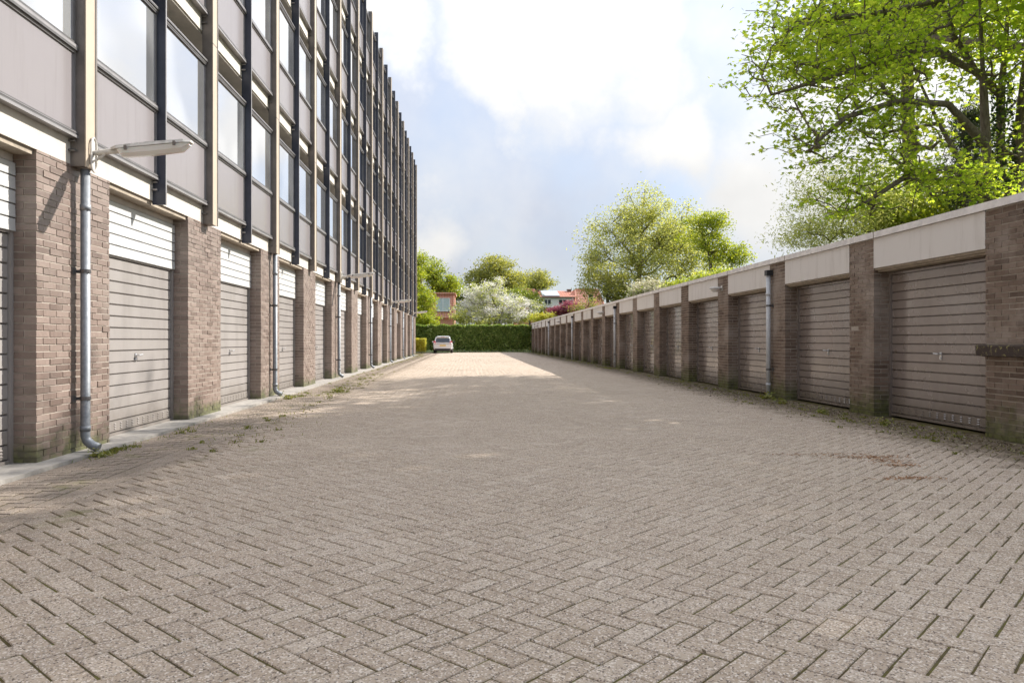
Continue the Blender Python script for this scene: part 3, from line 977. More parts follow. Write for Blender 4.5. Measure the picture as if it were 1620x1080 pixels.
# ------------------------------------------------------------------ vegetation
def leaf_polys(rs, P, size, shape='kite', up=.4, droop=0.0):
    """P (n,3) centres -> (n,k,3) leaf outlines with random attitude"""
    n = len(P)
    nrm = rs.normal(size=(n, 3)); nrm[:, 2] = np.abs(nrm[:, 2]) + up
    nrm /= np.linalg.norm(nrm, axis=1)[:, None]
    tg = rs.normal(size=(n, 3)); tg[:, 2] -= droop
    tg -= nrm * (tg * nrm).sum(1)[:, None]; tg /= np.linalg.norm(tg, axis=1)[:, None]
    bt = np.cross(nrm, tg)
    sz = size * rs.uniform(.65, 1.3, n)
    if shape == 'kite': o = np.array([(-.5, 0), (-.08, .27), (.5, 0), (-.08, -.27)])
    elif shape == 'slim': o = np.array([(-.5, 0), (0, .13), (.5, 0), (0, -.13)])
    elif shape == 'round': o = np.array([(-.5, 0), (-.25, .38), (.25, .38), (.5, 0), (.25, -.38), (-.25, -.38)])
    elif shape == 'maple':
        ang = np.radians([180, 140, 112, 82, 58, 30, 0, -30, -58, -82, -112, -140])
        rad = np.array([.30, .28, .50, .26, .56, .28, .66, .28, .56, .26, .50, .28])
        o = np.stack([np.cos(ang) * rad, np.sin(ang) * rad], -1)
    curl = -.18 * (np.abs(o).sum(1)) ** 2
    V = P[:, None, :] + sz[:, None, None] * (o[None, :, 0, None] * tg[:, None, :] + o[None, :, 1, None] * bt[:, None, :] + curl[None, :, None] * nrm[:, None, :])
    return V


def grow(nodes, targets, rs, bend=.25):
    """nodes: [pos, parent]; every target is joined to the nearest node that lies below it"""
    A = np.empty((len(nodes) + 3 * len(targets), 3)); n = len(nodes)
    for i, (p, _) in enumerate(nodes): A[i] = p
    par = [q for _, q in nodes]; tips = []
    targets = np.asarray(targets)
    dist0 = np.min(np.linalg.norm(targets[:, None] - A[None, :n], axis=2), axis=1)
    for i in np.argsort(dist0):
        t_ = targets[i]; dv = t_ - A[:n]; dl = np.sqrt((dv * dv).sum(1))
        cost = dl + 1.2 * np.maximum(0, -dv[:, 2]) + .35 * np.maximum(0, .25 * dl - dv[:, 2])
        j = int(np.argmin(cost)); a_ = A[j].copy()
        L = dl[j]; steps = 3 if L > .8 else 2; last = j
        off = rs.normal(size=3) * L * .10; off[2] += L * bend * .4
        for k in range(1, steps + 1):
            f = k / steps
            A[n] = a_ + (t_ - a_) * f + off * math.sin(math.pi * f)
            par.append(last); last = n; n += 1
        tips.append(last)
    return [A[k].copy() for k in range(n)], par, tips


def limb_mesh(pos, par, tip_r, trunk_r, power=.56, sides=6):
    n = len(pos); cnt = np.zeros(n)
    ch = [0] * n
    for q in par:
        if q >= 0: ch[q] += 1
    cnt = np.array([1.0 if c_ == 0 else 0.0 for c_ in ch])
    for i in range(n - 1, -1, -1):
        if par[i] >= 0: cnt[par[i]] += cnt[i]
    tot = cnt.max()
    r_ = tip_r + (trunk_r - tip_r) * (np.maximum(cnt - 1, 0) / max(tot - 1, 1)) ** power
    m = MB()
    for i in range(n):
        j = par[i]
        if j < 0: continue
        m.tube([pos[j], pos[i]], [float(min(r_[j], r_[i] * 1.7 + .003)), float(r_[i])], sides if r_[i] > tip_r * 2.5 else 4, cap=False)
    return m


def ellipsoid_pts(rs, c_, rad, n, shell=.55):
    d = rs.normal(size=(n, 3)); d /= np.linalg.norm(d, axis=1)[:, None]
    f = np.where(rs.random(n) < shell, rs.uniform(.78, 1.05, n), rs.uniform(.2, .9, n))
    return np.array(c_) + d * f[:, None] * np.array(rad)


def make_tree(name, label, base, trunk, blobs, leaf, n_leaf, size, clump=.5, flat=.6, seed=1, shape='kite', bark='bark',
              trunk_r=.2, tip_r=.012, up=.4, droop=0.0, group=None, extra=None, cat='tree', shell=.55, twigs=0):
    """base: foot; trunk: list of further trunk nodes (parent index, point); blobs: (centre, radii, clumps)"""
    rs = np.random.default_rng(seed)
    root = tag(empty(name, base), label, cat, group)
    b0 = np.array(base)
    nodes = [(np.zeros(3), -1)] + [(np.array(p) - b0, q) for q, p in trunk]
    T = np.concatenate([ellipsoid_pts(rs, np.array(c_) - b0, r_, k, shell) for c_, r_, k in blobs])
    if twigs: T = (T[:, None, :] + rs.normal(size=(len(T), twigs, 3)) * clump * np.array([1.0, 1.0, flat])).reshape(-1, 3)
    T = T[T[:, 2] > .3]
    spread = clump * (.42 if twigs else 1.0)
    pos, par, tips = grow(nodes, T, rs)
    lm = limb_mesh(pos, par, tip_r, trunk_r)
    lm.build('trunk', bark, root, smooth=True)
    per = max(1, n_leaf // len(T))
    off = rs.normal(size=(len(T), per, 3)) * spread * rs.uniform(.6, 1.3, (len(T), 1, 1)) * np.array([1, 1, flat])
    P = (T[:, None, :] + off).reshape(-1, 3)
    if isinstance(leaf, str): leaf = [(leaf, 1.0)]
    u = rs.random(len(T)).repeat(per) * .6 + rs.random(len(P)) * .4
    lo = 0; edges = np.cumsum([w_ for _, w_ in leaf]) / sum(w_ for _, w_ in leaf)
    for k, (mt, w_) in enumerate(leaf):
        sel = (u >= lo) & (u < edges[k] + (1e-6 if k == len(leaf) - 1 else 0)); lo = edges[k]
        V = leaf_polys(rs, P[sel], size, shape, up, droop)
        nm = 'blossom' if mt.startswith('blossom') else 'crown'
        tag(link(nm, array_mesh(nm, V, V.shape[1]), root, mt), None, kind='stuff')
    return root


def px_blob(px, py, Y, rx, ry, rdepth, k):
    """ellipsoid seen at a pixel, radii given in pixels across and up, depth in metres"""
    c_ = at(px, py, Y); s_ = Y / FPX
    return (tuple(c_), (rx * s_, rdepth, ry * s_), k)


# --- the big maple behind the garages
def tp(px, py, Y): return tuple(at(px, py, Y))
b0 = at(1600, 470, 17.4); b0.z = -.05
trunk = [(0, tp(1598, 380, 17.4)), (1, tp(1590, 300, 17.4)), (2, tp(1583, 235, 17.3)), (3, tp(1583, 150, 17.3)), (4, tp(1592, 60, 17.3)), (5, tp(1600, -60, 17.3)), (6, tp(1606, -200, 17.2)), (7, tp(1600, -330, 17.2)),
         (4, tp(1545, 115, 17.0)), (9, tp(1510, 60, 16.8)), (10, tp(1488, 0, 16.6)), (11, tp(1465, -90, 16.4)),
         (1, tp(1562, 310, 16.9)), (13, tp(1560, 230, 16.8)), (14, tp(1555, 120, 16.7)), (15, tp(1550, 0, 16.6)), (16, tp(1555, -140, 16.6)),
         (13, tp(1525, 265, 16.4)), (18, tp(1485, 195, 16.2)), (19, tp(1455, 130, 16.0)), (20, tp(1430, 70, 15.8)),
         (14, tp(1500, 165, 16.0)), (22, tp(1420, 160, 15.4)), (23, tp(1340, 185, 15.0)), (24, tp(1290, 225, 14.8)),
         (15, tp(1470, 75, 16.2)), (26, tp(1380, 100, 15.8)), (27, tp(1290, 130, 15.4)), (28, tp(1220, 150, 15.2)),
         (19, tp(1400, 210, 15.6)), (18, tp(1440, 275, 15.4)), (31, tp(1370, 320, 15.0)),
         (11, tp(1400, 20, 16.2)), (33, tp(1310, 30, 15.8)), (34, tp(1240, 50, 15.6)),
         (6, tp(1680, -100, 17.6)), (36, tp(1760, -160, 18.0)), (3, tp(1640, 170, 17.0)), (38, tp(1700, 100, 16.8))]
blobs = [px_blob(1250, 90, 15.4, 62, 75, 1.3, 60), px_blob(1330, 120, 15.6, 80, 95, 1.5, 60), px_blob(1430, 60, 16, 90, 80, 1.6, 60),
         px_blob(1390, 190, 15.4, 90, 60, 1.3, 50), px_blob(1290, 210, 15, 50, 45, .9, 26), px_blob(1560, 60, 16.5, 80, 80, 1.8, 55),
         px_blob(1440, 270, 15.4, 90, 45, 1.1, 40), px_blob(1540, 285, 15.6, 80, 30, 1.2, 36), px_blob(1350, 300, 15, 45, 40, .8, 22),
         px_blob(1640, 150, 16.2, 60, 110, 1.8, 40), px_blob(1300, 40, 16, 90, 60, 1.6, 40), px_blob(1480, -60, 16.5, 160, 80, 2.2, 70),
         px_blob(1350, -40, 16, 110, 60, 1.8, 40),
         px_blob(1620, -180, 17, 200, 150, 3.0, 60)]
make_tree('maple_tree', 'big sycamore-like tree with broad fresh green leaves leaning over the near garages', b0, trunk, blobs, 'leaf_maple', 18500, .105,
          clump=.34, flat=.45, seed=3, shape='maple', trunk_r=.185, tip_r=.006, up=.9, droop=.5, twigs=3)

# the maple's wide crown outside the picture, above and towards the camera, that shades the yard
root = bpy.data.objects['maple_tree']; b0 = np.array(root.location)
rs = np.random.default_rng(77)
nodes = [(np.array((0, 0, 0.)), -1), (np.array((0, -.1, 4.5)), 0), (np.array((.3, -.3, 8)), 1), (np.array((.5, -.2, 11)), 2), (np.array((.3, -4, 8.5)), 2), (np.array((.2, -7, 9.5)), 4), (np.array((.6, 4, 10)), 2), (np.array((.6, 7.5, 11.5)), 6)]
T = np.concatenate([ellipsoid_pts(rs, np.array(c_) - b0, r_, k, .4) for c_, r_, k in (
    ((13.6, 17, 12.3), (2.6, 3.6, 2.2), 60), ((13.6, 12.2, 10.6), (2.4, 3.2, 3.0), 70), ((13.2, 8.4, 9.8), (2.2, 2.4, 2.6), 50), ((14.6, 22, 12.6), (2.6, 3.6, 2.2), 60), ((14.4, 14, 13.2), (2.6, 5, 1.6), 45), ((13.0, 14.2, 8.4), (1.6, 2.6, 1.5), 40))])
pos, par, tips = grow(nodes, T, rs)
limb_mesh(pos, par, .012, .2).build('limbs', 'bark', root, smooth=True)
P = (T[:, None, :] + rs.normal(size=(len(T), 68, 3)) * .55 * np.array([1, 1, .6])).reshape(-1, 3)
V = leaf_polys(rs, P, .27, 'maple', .9, .5)
tag(link('crown', array_mesh('crown', V, V.shape[1]), root, 'leaf_maple'), None, kind='stuff')

# --- fine pale willow bush beside the maple, behind the roof edge
b0 = at(1395, 500, 23); b0.z = -.05
trunk = [(0, tp(1395, 430, 23)), (1, tp(1392, 380, 23)), (2, tp(1372, 330, 22.8)), (2, tp(1410, 320, 23)), (2, tp(1350, 350, 22.6)), (2, tp(1330, 365, 22.4)), (4, tp(1425, 270, 23.2))]
blobs = [px_blob(1330, 340, 22.8, 90, 55, 1.2, 60), px_blob(1290, 375, 22.4, 70, 30, 1.0, 40), px_blob(1290, 290, 22.6, 55, 40, 1, 20), px_blob(1380, 310, 23, 70, 60, 1.2, 50)]
make_tree('willow_bush', 'fine pale green willow bush with thin rods rising behind the roof edge', b0, trunk, blobs, 'leaf_pale', 16000, .11, clump=.30, flat=.7,
          seed=5, shape='slim', trunk_r=.06, tip_r=.006, droop=.6, cat='bush')
# --- brightly lit bushes right behind the near roof
b0 = at(1500, 500, 24); b0.z = -.05
make_tree('lime_bush', 'sunlit lime green bush glowing under the big tree behind the roof', b0, [(0, tp(1500, 380, 24))],
          [px_blob(1480, 330, 24, 110, 48, 1.5, 70), px_blob(1420, 345, 23.5, 55, 30, 1.2, 30), px_blob(1570, 305, 24, 60, 60, 1.5, 40)], 'leaf_lime', 12000, .17, clump=.35, seed=6, trunk_r=.08, cat='bush')
b0 = at(1530, 500, 21.5); b0.z = -.05
make_tree('conifer_tree', 'dark drooping conifer half hidden behind the trunks of the big tree', b0, [(0, tp(1530, 330, 21.5)), (1, tp(1531, 230, 21.5)), (2, tp(1532, 170, 21.5))],
          [px_blob(1530, 285, 21.5, 42, 40, .7, 50), px_blob(1531, 225, 21.5, 30, 50, .5, 45), px_blob(1532, 180, 21.5, 14, 30, .25, 14)], 'leaf_conifer', 9000, .11,
          clump=.16, flat=1.4, seed=8, shape='slim', trunk_r=.12, droop=2.0, up=0)
# --- tall tree behind, whose shade reaches over the yard
b0 = Vector((19.0, 31.0, -.05))
make_tree('shade_tree', 'tall broad tree standing behind the big maple, mostly hidden by it', b0, [(0, (19, 31, 5)), (1, (18.6, 31, 9)), (2, (18.3, 30.6, 13)), (3, (18.2, 30.4, 16))],
          [((15.6, 29, 13.2), (2.6, 3.4, 1.9), 90), ((17.5, 27, 13.6), (3, 3.5, 2.0), 70), ((20.5, 30, 12), (3, 3.5, 3), 40)], 'leaf_green', 7500, .30, clump=.7, seed=9, trunk_r=.3, tip_r=.02)

# --- ivy on the trunk of the maple
rs = np.random.default_rng(4)
n = 1600
c0, c1 = np.array(at(1591, 300, 17.4)), np.array(at(1583, 120, 17.2))
f = rs.random(n) ** 1.4; an = rs.uniform(0, 2 * np.pi, n)
P = c0 + (c1 - c0) * f[:, None]; rr = .26 * (1 - .35 * f) + rs.normal(0, .03, n)
P[:, 0] += np.cos(an) * rr; P[:, 1] += np.sin(an) * rr
ro = tag(empty('ivy', tuple(c0)), 'dark ivy climbing the thick trunk of the big tree', 'ivy')
V = leaf_polys(rs, P - c0, .09, 'kite', 0)
tag(link('foliage', array_mesh('foliage', V, V.shape[1]), ro, 'leaf_ivy'), None, kind='stuff')

# --- trees and bushes in the background
FAR = 'trees beyond the yard'


def foot(px, Y):
    p = at(px, 538, Y); return Vector((p.x, p.y, -.05))


b0 = foot(1010, 92)
make_tree('birch_tree', 'tall airy tree with thin yellowish foliage and bare twig tips above the garages', b0,
          [(0, tp(1010, 470, 92)), (1, tp(1012, 420, 92)), (2, tp(1014, 370, 92)), (3, tp(1018, 325, 92)), (2, tp(985, 385, 91)), (2, tp(1045, 385, 92)), (6, tp(970, 350, 91)), (3, tp(1035, 345, 92)), (4, tp(1020, 300, 92))],
          [px_blob(1010, 400, 92, 92, 70, 6, 150), px_blob(985, 370, 92, 60, 55, 5, 60), px_blob(1050, 390, 92, 70, 75, 6, 110), px_blob(1020, 340, 92, 45, 42, 4, 50), px_blob(935, 410, 92, 22, 38, 3, 22), px_blob(1100, 420, 92, 50, 40, 4, 60), px_blob(1080, 375, 92, 34, 34, 4, 50)],
          'leaf_willow', 42000, .26, clump=.62, flat=.9, seed=12, trunk_r=.35, tip_r=.022, shape='kite', group=FAR, bark='bark')
b0 = foot(962, 84)
make_tree('dark_green_tree', 'darker green rounded tree low in front of the airy tall tree', b0, [(0, tp(962, 480, 84)), (1, tp(958, 455, 84))],
          [px_blob(955, 450, 84, 38, 34, 2.5, 60), px_blob(985, 462, 84, 28, 30, 2, 40)], 'leaf_olive', 10000, .24, clump=.5, seed=13, trunk_r=.2, group=FAR)
b0 = foot(1128, 62)
make_tree('bright_maple_tree', 'bright yellow-green tree with ragged outline right of the tall airy tree', b0, [(0, tp(1126, 440, 62)), (1, tp(1122, 400, 62)), (2, tp(1150, 395, 62)), (2, tp(1110, 370, 62))],
          [px_blob(1110, 365, 62, 32, 32, 1.8, 40), px_blob(1130, 360, 62, 22, 22, 1.4, 24), px_blob(1135, 405, 62, 30, 26, 1.8, 36), px_blob(1165, 405, 62, 20, 16, 1.2, 16)], 'leaf_lime', 9500, .20, clump=.38, seed=14, trunk_r=.14, group=FAR)
b0 = foot(1100, 34)
make_tree('yellow_bush', 'pale yellow-green bush peeping over the garage roof below the tall airy tree', b0, [(0, tp(1100, 470, 34))],
          [px_blob(1120, 440, 34, 28, 7, .9, 26), px_blob(1080, 449, 34, 24, 6, .9, 22), px_blob(1148, 433, 34, 16, 7, .8, 12)], [('leaf_lime', .6), ('leaf_pale', .4)], 5000, .12, clump=.2, seed=15, trunk_r=.05, cat='bush')
b0 = foot(1030, 42)
make_tree('cream_blossom_bush', 'cream flowering bush left of the yellow bush above the garage roof', b0, [(0, tp(1030, 480, 42))],
          [px_blob(1030, 457, 42, 28, 12, 1, 34), px_blob(1010, 464, 42, 16, 10, .8, 14)], [('blossom_cream', .7), ('leaf_green', .3)], 6000, .13, clump=.24, seed=16, trunk_r=.05, cat='bush')
# centre distance
b0 = foot(783, 132)
make_tree('round_tree', 'large rounded olive green tree behind the white blossom', b0, [(0, tp(783, 470, 132)), (1, tp(783, 440, 132))],
          [px_blob(782, 436, 132, 36, 30, 4, 80), px_blob(760, 450, 132, 26, 20, 3, 30), px_blob(808, 448, 132, 22, 22, 3, 30)], 'leaf_olive', 17000, .38, clump=.75, seed=17, trunk_r=.35, group=FAR)
b0 = foot(848, 150)
make_tree('broad_tree', 'lower broad tree right of the large rounded one, above the roofs', b0, [(0, tp(848, 470, 150)), (1, tp(848, 450, 150))],
          [px_blob(846, 446, 150, 32, 18, 4, 60), px_blob(830, 455, 150, 20, 14, 3, 20)], 'leaf_olive', 11000, .40, clump=.8, seed=18, trunk_r=.35, group=FAR)
# left cluster
b0 = foot(664, 74)
make_tree('leafy_tree', 'bright green leafy tree right behind the end of the flats', b0, [(0, tp(664, 500, 74)), (1, tp(666, 450, 74)), (2, tp(667, 415, 74))],
          [px_blob(656, 440, 74, 22, 36, 1.8, 60), px_blob(668, 478, 74, 20, 28, 1.8, 50), px_blob(672, 508, 73, 20, 13, 1.5, 34), px_blob(664, 412, 74, 7, 12, .8, 10), px_blob(652, 500, 73, 20, 26, 1.5, 30)],
          'leaf_lime', 17000, .20, clump=.30, seed=19, trunk_r=.16, group=FAR)
b0 = foot(690, 112)
make_tree('mid_green_tree', 'mid green tree sloping down behind the leafy one', b0, [(0, tp(690, 480, 112)), (1, tp(690, 440, 112))],
          [px_blob(684, 432, 112, 18, 22, 2, 36), px_blob(700, 448, 112, 18, 18, 2, 30), px_blob(716, 456, 113, 14, 16, 2, 22)], [('leaf_lime', .5), ('leaf_green', .5)], 9000, .30, clump=.5, seed=20, trunk_r=.2, group=FAR)
b0 = foot(728, 118)
make_tree('low_tree', 'small far tree between the tile-hung house and the large rounded tree', b0, [(0, tp(728, 480, 118)), (1, tp(728, 465, 118))],
          [px_blob(728, 468, 118, 16, 16, 2, 26), px_blob(742, 470, 118, 14, 10, 2, 16)], 'leaf_green', 4500, .32, clump=.5, seed=21, trunk_r=.2, group=FAR)
make_tree('shrub_bank', 'yellow-green shrubs filling the garden behind the trunk of the blossom tree', foot(790, 92), [(0, tp(790, 512, 92))],
          [px_blob(760, 505, 92, 40, 10, 1.5, 50), px_blob(815, 503, 92, 34, 12, 1.5, 50), px_blob(735, 498, 92, 20, 14, 1.5, 30)], [('leaf_olive', .6), ('leaf_pale', .4)], 9000, .22, clump=.4, seed=27, trunk_r=.06, cat='shrubs')
make_tree('backdrop_tree', 'green tree mass low between the tile-hung house and the terrace', foot(765, 122), [(0, tp(765, 505, 122)), (1, tp(765, 485, 122))],
          [px_blob(750, 488, 122, 30, 18, 2, 60), px_blob(790, 488, 122, 34, 18, 2, 60), px_blob(825, 490, 122, 22, 14, 2, 30)], [('leaf_green', .5), ('leaf_olive', .5)], 12000, .33, clump=.6, seed=28, trunk_r=.2, group=FAR)
# white blossom tree
b0 = foot(791, 79)
make_tree('blossom_tree', 'spreading fruit tree in white blossom with dark forked boughs behind the hedge', b0,
          [(0, tp(791, 512, 79)), (1, tp(793, 497, 79)), (2, tp(785, 486, 79)), (2, tp(805, 487, 79)), (3, tp(778, 470, 79)), (4, tp(822, 478, 79)), (3, tp(765, 478, 79)), (5, tp(772, 455, 79))],
          [px_blob(778, 482, 79, 55, 22, 3, 90), px_blob(768, 458, 79, 34, 15, 2, 46), px_blob(782, 450, 79, 14, 9, 1.5, 12), px_blob(750, 470, 79, 22, 14, 2, 24), px_blob(825, 488, 79, 30, 18, 2.4, 44), px_blob(745, 492, 79, 30, 16, 2.4, 34), px_blob(790, 500, 78, 60, 9, 2.4, 40)],
          [('blossom', .58), ('leaf_pale', .28), ('leaf_lime', .14)], 22000, .15, clump=.26, seed=22, trunk_r=.17, tip_r=.016, bark='bark_dark')
b0 = foot(838, 88)
make_tree('garden_tree', 'fresh green garden tree between the white blossom and the red roofed house', b0, [(0, tp(838, 490, 88))],
          [px_blob(838, 472, 88, 16, 13, 1.6, 26), px_blob(846, 490, 86, 12, 14, 1.4, 20), px_blob(820, 466, 90, 14, 10, 1.4, 14)], [('leaf_green', .6), ('leaf_lime', .4)], 6500, .22, clump=.4, seed=23, trunk_r=.12, group=FAR)
b0 = foot(856, 76)
make_tree('golden_bush', 'golden yellow bush above the right end of the hedge', b0, [(0, tp(856, 512, 76))],
          [px_blob(852, 503, 76, 16, 6, 1, 24), px_blob(866, 499, 76, 9, 4, .8, 10)], [('leaf_yellow', .7), ('leaf_lime', .3)], 1800, .15, clump=.25, seed=24, trunk_r=.05, cat='bush')
b0 = foot(886, 78)
make_tree('purple_bush', 'purple-pink leaved bush in front of the white dormer, above the garage roof', b0, [(0, tp(886, 500, 78))],
          [px_blob(886, 492, 78, 18, 9, 1.2, 36), px_blob(900, 485, 78, 12, 7, 1, 16)], 'leaf_purple', 5000, .17, clump=.28, seed=25, trunk_r=.06, cat='bush')
b0 = foot(925, 76)
make_tree('rusty_bush', 'rusty green bush in front of the red tiled roof, above the garage roof', b0, [(0, tp(922, 495, 76))],
          [px_blob(915, 486, 76, 16, 6, 1.2, 18), px_blob(935, 480, 76, 12, 7, 1, 14)], [('leaf_purple', .3), ('leaf_olive', .7)], 1300, .16, clump=.28, seed=26, trunk_r=.06, cat='bush')


# --- hedges
def hedge(name, label, x0, x1, y0, y1, h, leaf, n, size, seed, wob=.12, core='hedge_core'):
    rs = np.random.default_rng(seed)
    ro = tag(empty(name, ((x0 + x1) / 2, (y0 + y1) / 2, 0)), label, 'hedge')
    o = np.array(ro.location)
    m = MB(); m.box(x0 + .18, x1 - .18, y0 + .42, y1 - .15, .25, h - .25)
    k = int((x1 - x0) / .5)
    for i in range(k):
        xx = x0 + .25 + i * .5 + rs.uniform(-.1, .1)
        m.tube([(xx, y0 + .3, -.05), (xx + rs.uniform(-.1, .1), y0 + .3, .6)], .02, 5)
    m.v = [tuple(np.array(p) - o) for p in m.v]
    m.build('core', core, ro)
    f = rs.random(n); P = np.empty((n, 3))
    fr, tp_ = f < .70, (f >= .70) & (f < .9)
    P[:, 0] = rs.uniform(x0, x1, n); P[:, 1] = rs.uniform(y0, y1, n); P[:, 2] = .12 + (h - .12) * rs.random(n) ** .8
    bump = lambda a, b: wob * (np.sin(a * 2.3 + seed) * np.sin(b * 2.9) + .6 * np.sin(a * 5.1 + b * 4.0))
    P[fr, 1] = y0 + .08 + np.abs(rs.normal(0, .10, fr.sum())) - bump(P[fr, 0], P[fr, 2])
    P[tp_, 2] = h - np.abs(rs.normal(0, .10, tp_.sum())) + bump(P[tp_, 0], P[tp_, 1] * 0) + .1 * rs.random(tp_.sum()) ** 3
    sd = f >= .9; right = rs.random(n) < .5
    P[sd & right, 0] = x1 - np.abs(rs.normal(0, .08, (sd & right).sum())); P[sd & ~right, 0] = x0 + np.abs(rs.normal(0, .08, (sd & ~right).sum()))
    V = leaf_polys(rs, P - o, size, 'kite', .15)
    tag(link('foliage', array_mesh('foliage', V, V.shape[1]), ro, leaf), None, kind='stuff')
    return ro


hedge('hedge', 'tall dark green clipped hedge closing the far end of the yard', -5.6, 5.98, 69.6, 70.8, 2.45, 'leaf_hedge', 22000, .20, 31, .09)
hedge('privet_hedge', 'low yellow-green clipped hedge beside the parked car', -5.2, -3.55, 64.2, 66.4, 1.22, 'leaf_yellow', 6000, .09, 32, .04)

# ------------------------------------------------------------------ far houses
def tiles_face(root, name, pts, nx, ny, mat, t_=.05):
    """roof plane from four corners (bottom-left, bottom-right, top-right, top-left) with rows of tiles"""
    a_, b_, c_, d_ = [Vector(p) for p in pts]
    nrm = (b_ - a_).cross(d_ - a_).normalized()
    m = MB()
    for j in range(ny):
        f0, f1 = j / ny, (j + 1) / ny + .012
        for i in range(nx):
            g0, g1 = i / nx, (i + 1) / nx
            P = lambda g_, f_: (a_ + (b_ - a_) * g_) * (1 - f_) + (d_ + (c_ - d_) * g_) * f_
            q0, q1, q2, q3 = P(g0, f0), P(g1 - .1 / nx, f0), P(g1 - .1 / nx, f1), P(g0, f1)
            mid0, mid1 = (q0 + q1) / 2 + nrm * (t_ * 1.6), (q2 + q3) / 2 + nrm * (t_ * .8)
            m.poly([q0 + nrm * t_, mid0, mid1, q3]); m.poly([mid0, q1 + nrm * t_, q2, mid1])
            m.poly([q0 - nrm * .02, q1 - nrm * .02, q1 + nrm * t_, mid0, q0 + nrm * t_])
    m.poly([a_, b_, c_, d_])
    return tag(m.build(name, mat, root), None, kind='stuff')


def window(root, x0, x1, y, z0, z1, split=True, glass='dark_glass'):
    m = MB(); fw = .07
    m.box(x0, x1, y - .05, y + .05, z0, z0 + fw); m.box(x0, x1, y - .05, y + .05, z1 - fw, z1)
    m.box(x0, x0 + fw, y - .05, y + .05, z0 + fw, z1 - fw); m.box(x1 - fw, x1, y - .05, y + .05, z0 + fw, z1 - fw)
    xm = (x0 + x1) / 2
    if split: m.box(xm - fw / 2, xm + fw / 2, y - .048, y + .048, z0 + fw, z1 - fw)
    w_ = m.build('window', 'house_white', root)
    for a_, b_ in (((x0 + fw, xm - fw / 2), (xm + fw / 2, x1 - fw)) if split else ((x0 + fw, x1 - fw),)):
        m = MB(); m.box(a_, b_, y - .01, y + .01, z0 + fw, z1 - fw); m.build('pane', glass, w_)
    return w_


HY = 100.0
def hx(px): return at(px, 500, HY).x
def hz(py): return at(800, py, HY).z
# terrace house with the white dormer
h1 = tag(empty('terraced_house', (hx(880), HY, 0)), 'red roofed terraced house with a white dormer and pale solar panels', 'house')
h1.location = (0, 0, 0)
m = MB(); m.box(hx(853), hx(912), HY, HY + 8, -.05, hz(486)); m.build('wall', 'house_brick', h1)
m = MB(); m.box(hx(857), hx(906), HY - .9, HY + .3, hz(486.5), hz(471.5)); m.build('dormer', 'house_white', h1)
m = MB(); m.box(hx(855), hx(908), HY - 1.15, HY + .6, hz(471.5), hz(470)); m.build('dormer_eave', 'chimney', h1)
tiles_face(h1, 'roof', [(hx(853), HY - .6, hz(470)), (hx(912), HY - .6, hz(470)), (hx(912), HY + 3.4, hz(457.5)), (hx(853), HY + 3.4, hz(457.5))], 22, 8, 'roof_tile')
m = MB(); a_, b_ = Vector((hx(858), HY - .42, hz(469))), Vector((hx(885), HY - .42, hz(469)))
up_ = Vector((0, 3.2, hz(459.5) - hz(469.5)))
nn = Vector((0, -.1, .12))
m.poly([a_ + nn, b_ + nn, b_ + up_ + nn, a_ + up_ + nn]); m.poly([a_, b_, b_ + nn, a_ + nn]); m.poly([a_, a_ + nn, a_ + up_ + nn, a_ + up_]); m.poly([b_ + nn, b_, b_ + up_, b_ + up_ + nn])
m.build('solar_panels', 'solar_panel', h1)
window(h1, hx(859.5), hx(871), HY - .92, hz(482), hz(473.5)); window(h1, hx(882), hx(896), HY - .92, hz(482), hz(473.5))
m = MB(); m.box(hx(863), hx(895), HY - 1.6, HY + .01, hz(500), hz(494)); m.build('porch', 'house_white', h1)
for px in (853.5, 905):
    m = MB(); m.box(hx(px) - .25, hx(px) + .25, HY + 2.6, HY + 3.2, hz(466), hz(456)); c_ = m.build('chimney', 'chimney', h1)
    m = MB(); m.box(hx(px) - .33, hx(px) + .33, HY + 2.5, HY + 3.3, hz(456), hz(455)); m.build('cap', 'chimney', c_)
# tall mansard house to its right
h2 = tag(empty('mansard_house', (0, 0, 0)), 'house with a steep red tiled mansard roof and one dark window, right of the dormer', 'house')
m = MB(); m.box(hx(906), hx(956), HY - .3, HY + 8, -.05, hz(487)); m.build('wall', 'house_brick', h2)
tiles_face(h2, 'roof', [(hx(906), HY - 1.2, hz(489)), (hx(956), HY - 1.2, hz(489)), (hx(948), HY + 1.2, hz(456)), (hx(913), HY + 1.2, hz(456))], 20, 12, 'roof_tile')
m = MB(); m.poly([(hx(906), HY - 1.2, hz(489)), (hx(913), HY + 1.2, hz(456)), (hx(913), HY + 7, hz(456)), (hx(906), HY + 8, hz(489))]); m.poly([(hx(956), HY - 1.2, hz(489)), (hx(956), HY + 8, hz(489)), (hx(948), HY + 7, hz(456)), (hx(948), HY + 1.2, hz(456))])
m.poly([(hx(913), HY + 1.2, hz(456)), (hx(948), HY + 1.2, hz(456)), (hx(948), HY + 7, hz(456)), (hx(913), HY + 7, hz(456))]); m.build('roof_sides', 'roof_tile', h2)
window(h2, hx(929), hx(937), HY - .75, hz(478), hz(465), False)
m = MB()
for a_, b_ in (((913, 456), (948, 456)), ((906, 489), (913, 456)), ((956, 489), (948, 456))):
    y_a, y_b = HY - 1.25 + 2.4 * (489 - a_[1]) / 33, HY - 1.25 + 2.4 * (489 - b_[1]) / 33
    m.tube([(hx(a_[0]), y_a, hz(a_[1])), (hx(b_[0]), y_b, hz(b_[1]))], .10, 6)
m.build('ridge', 'roof_tile', h2)
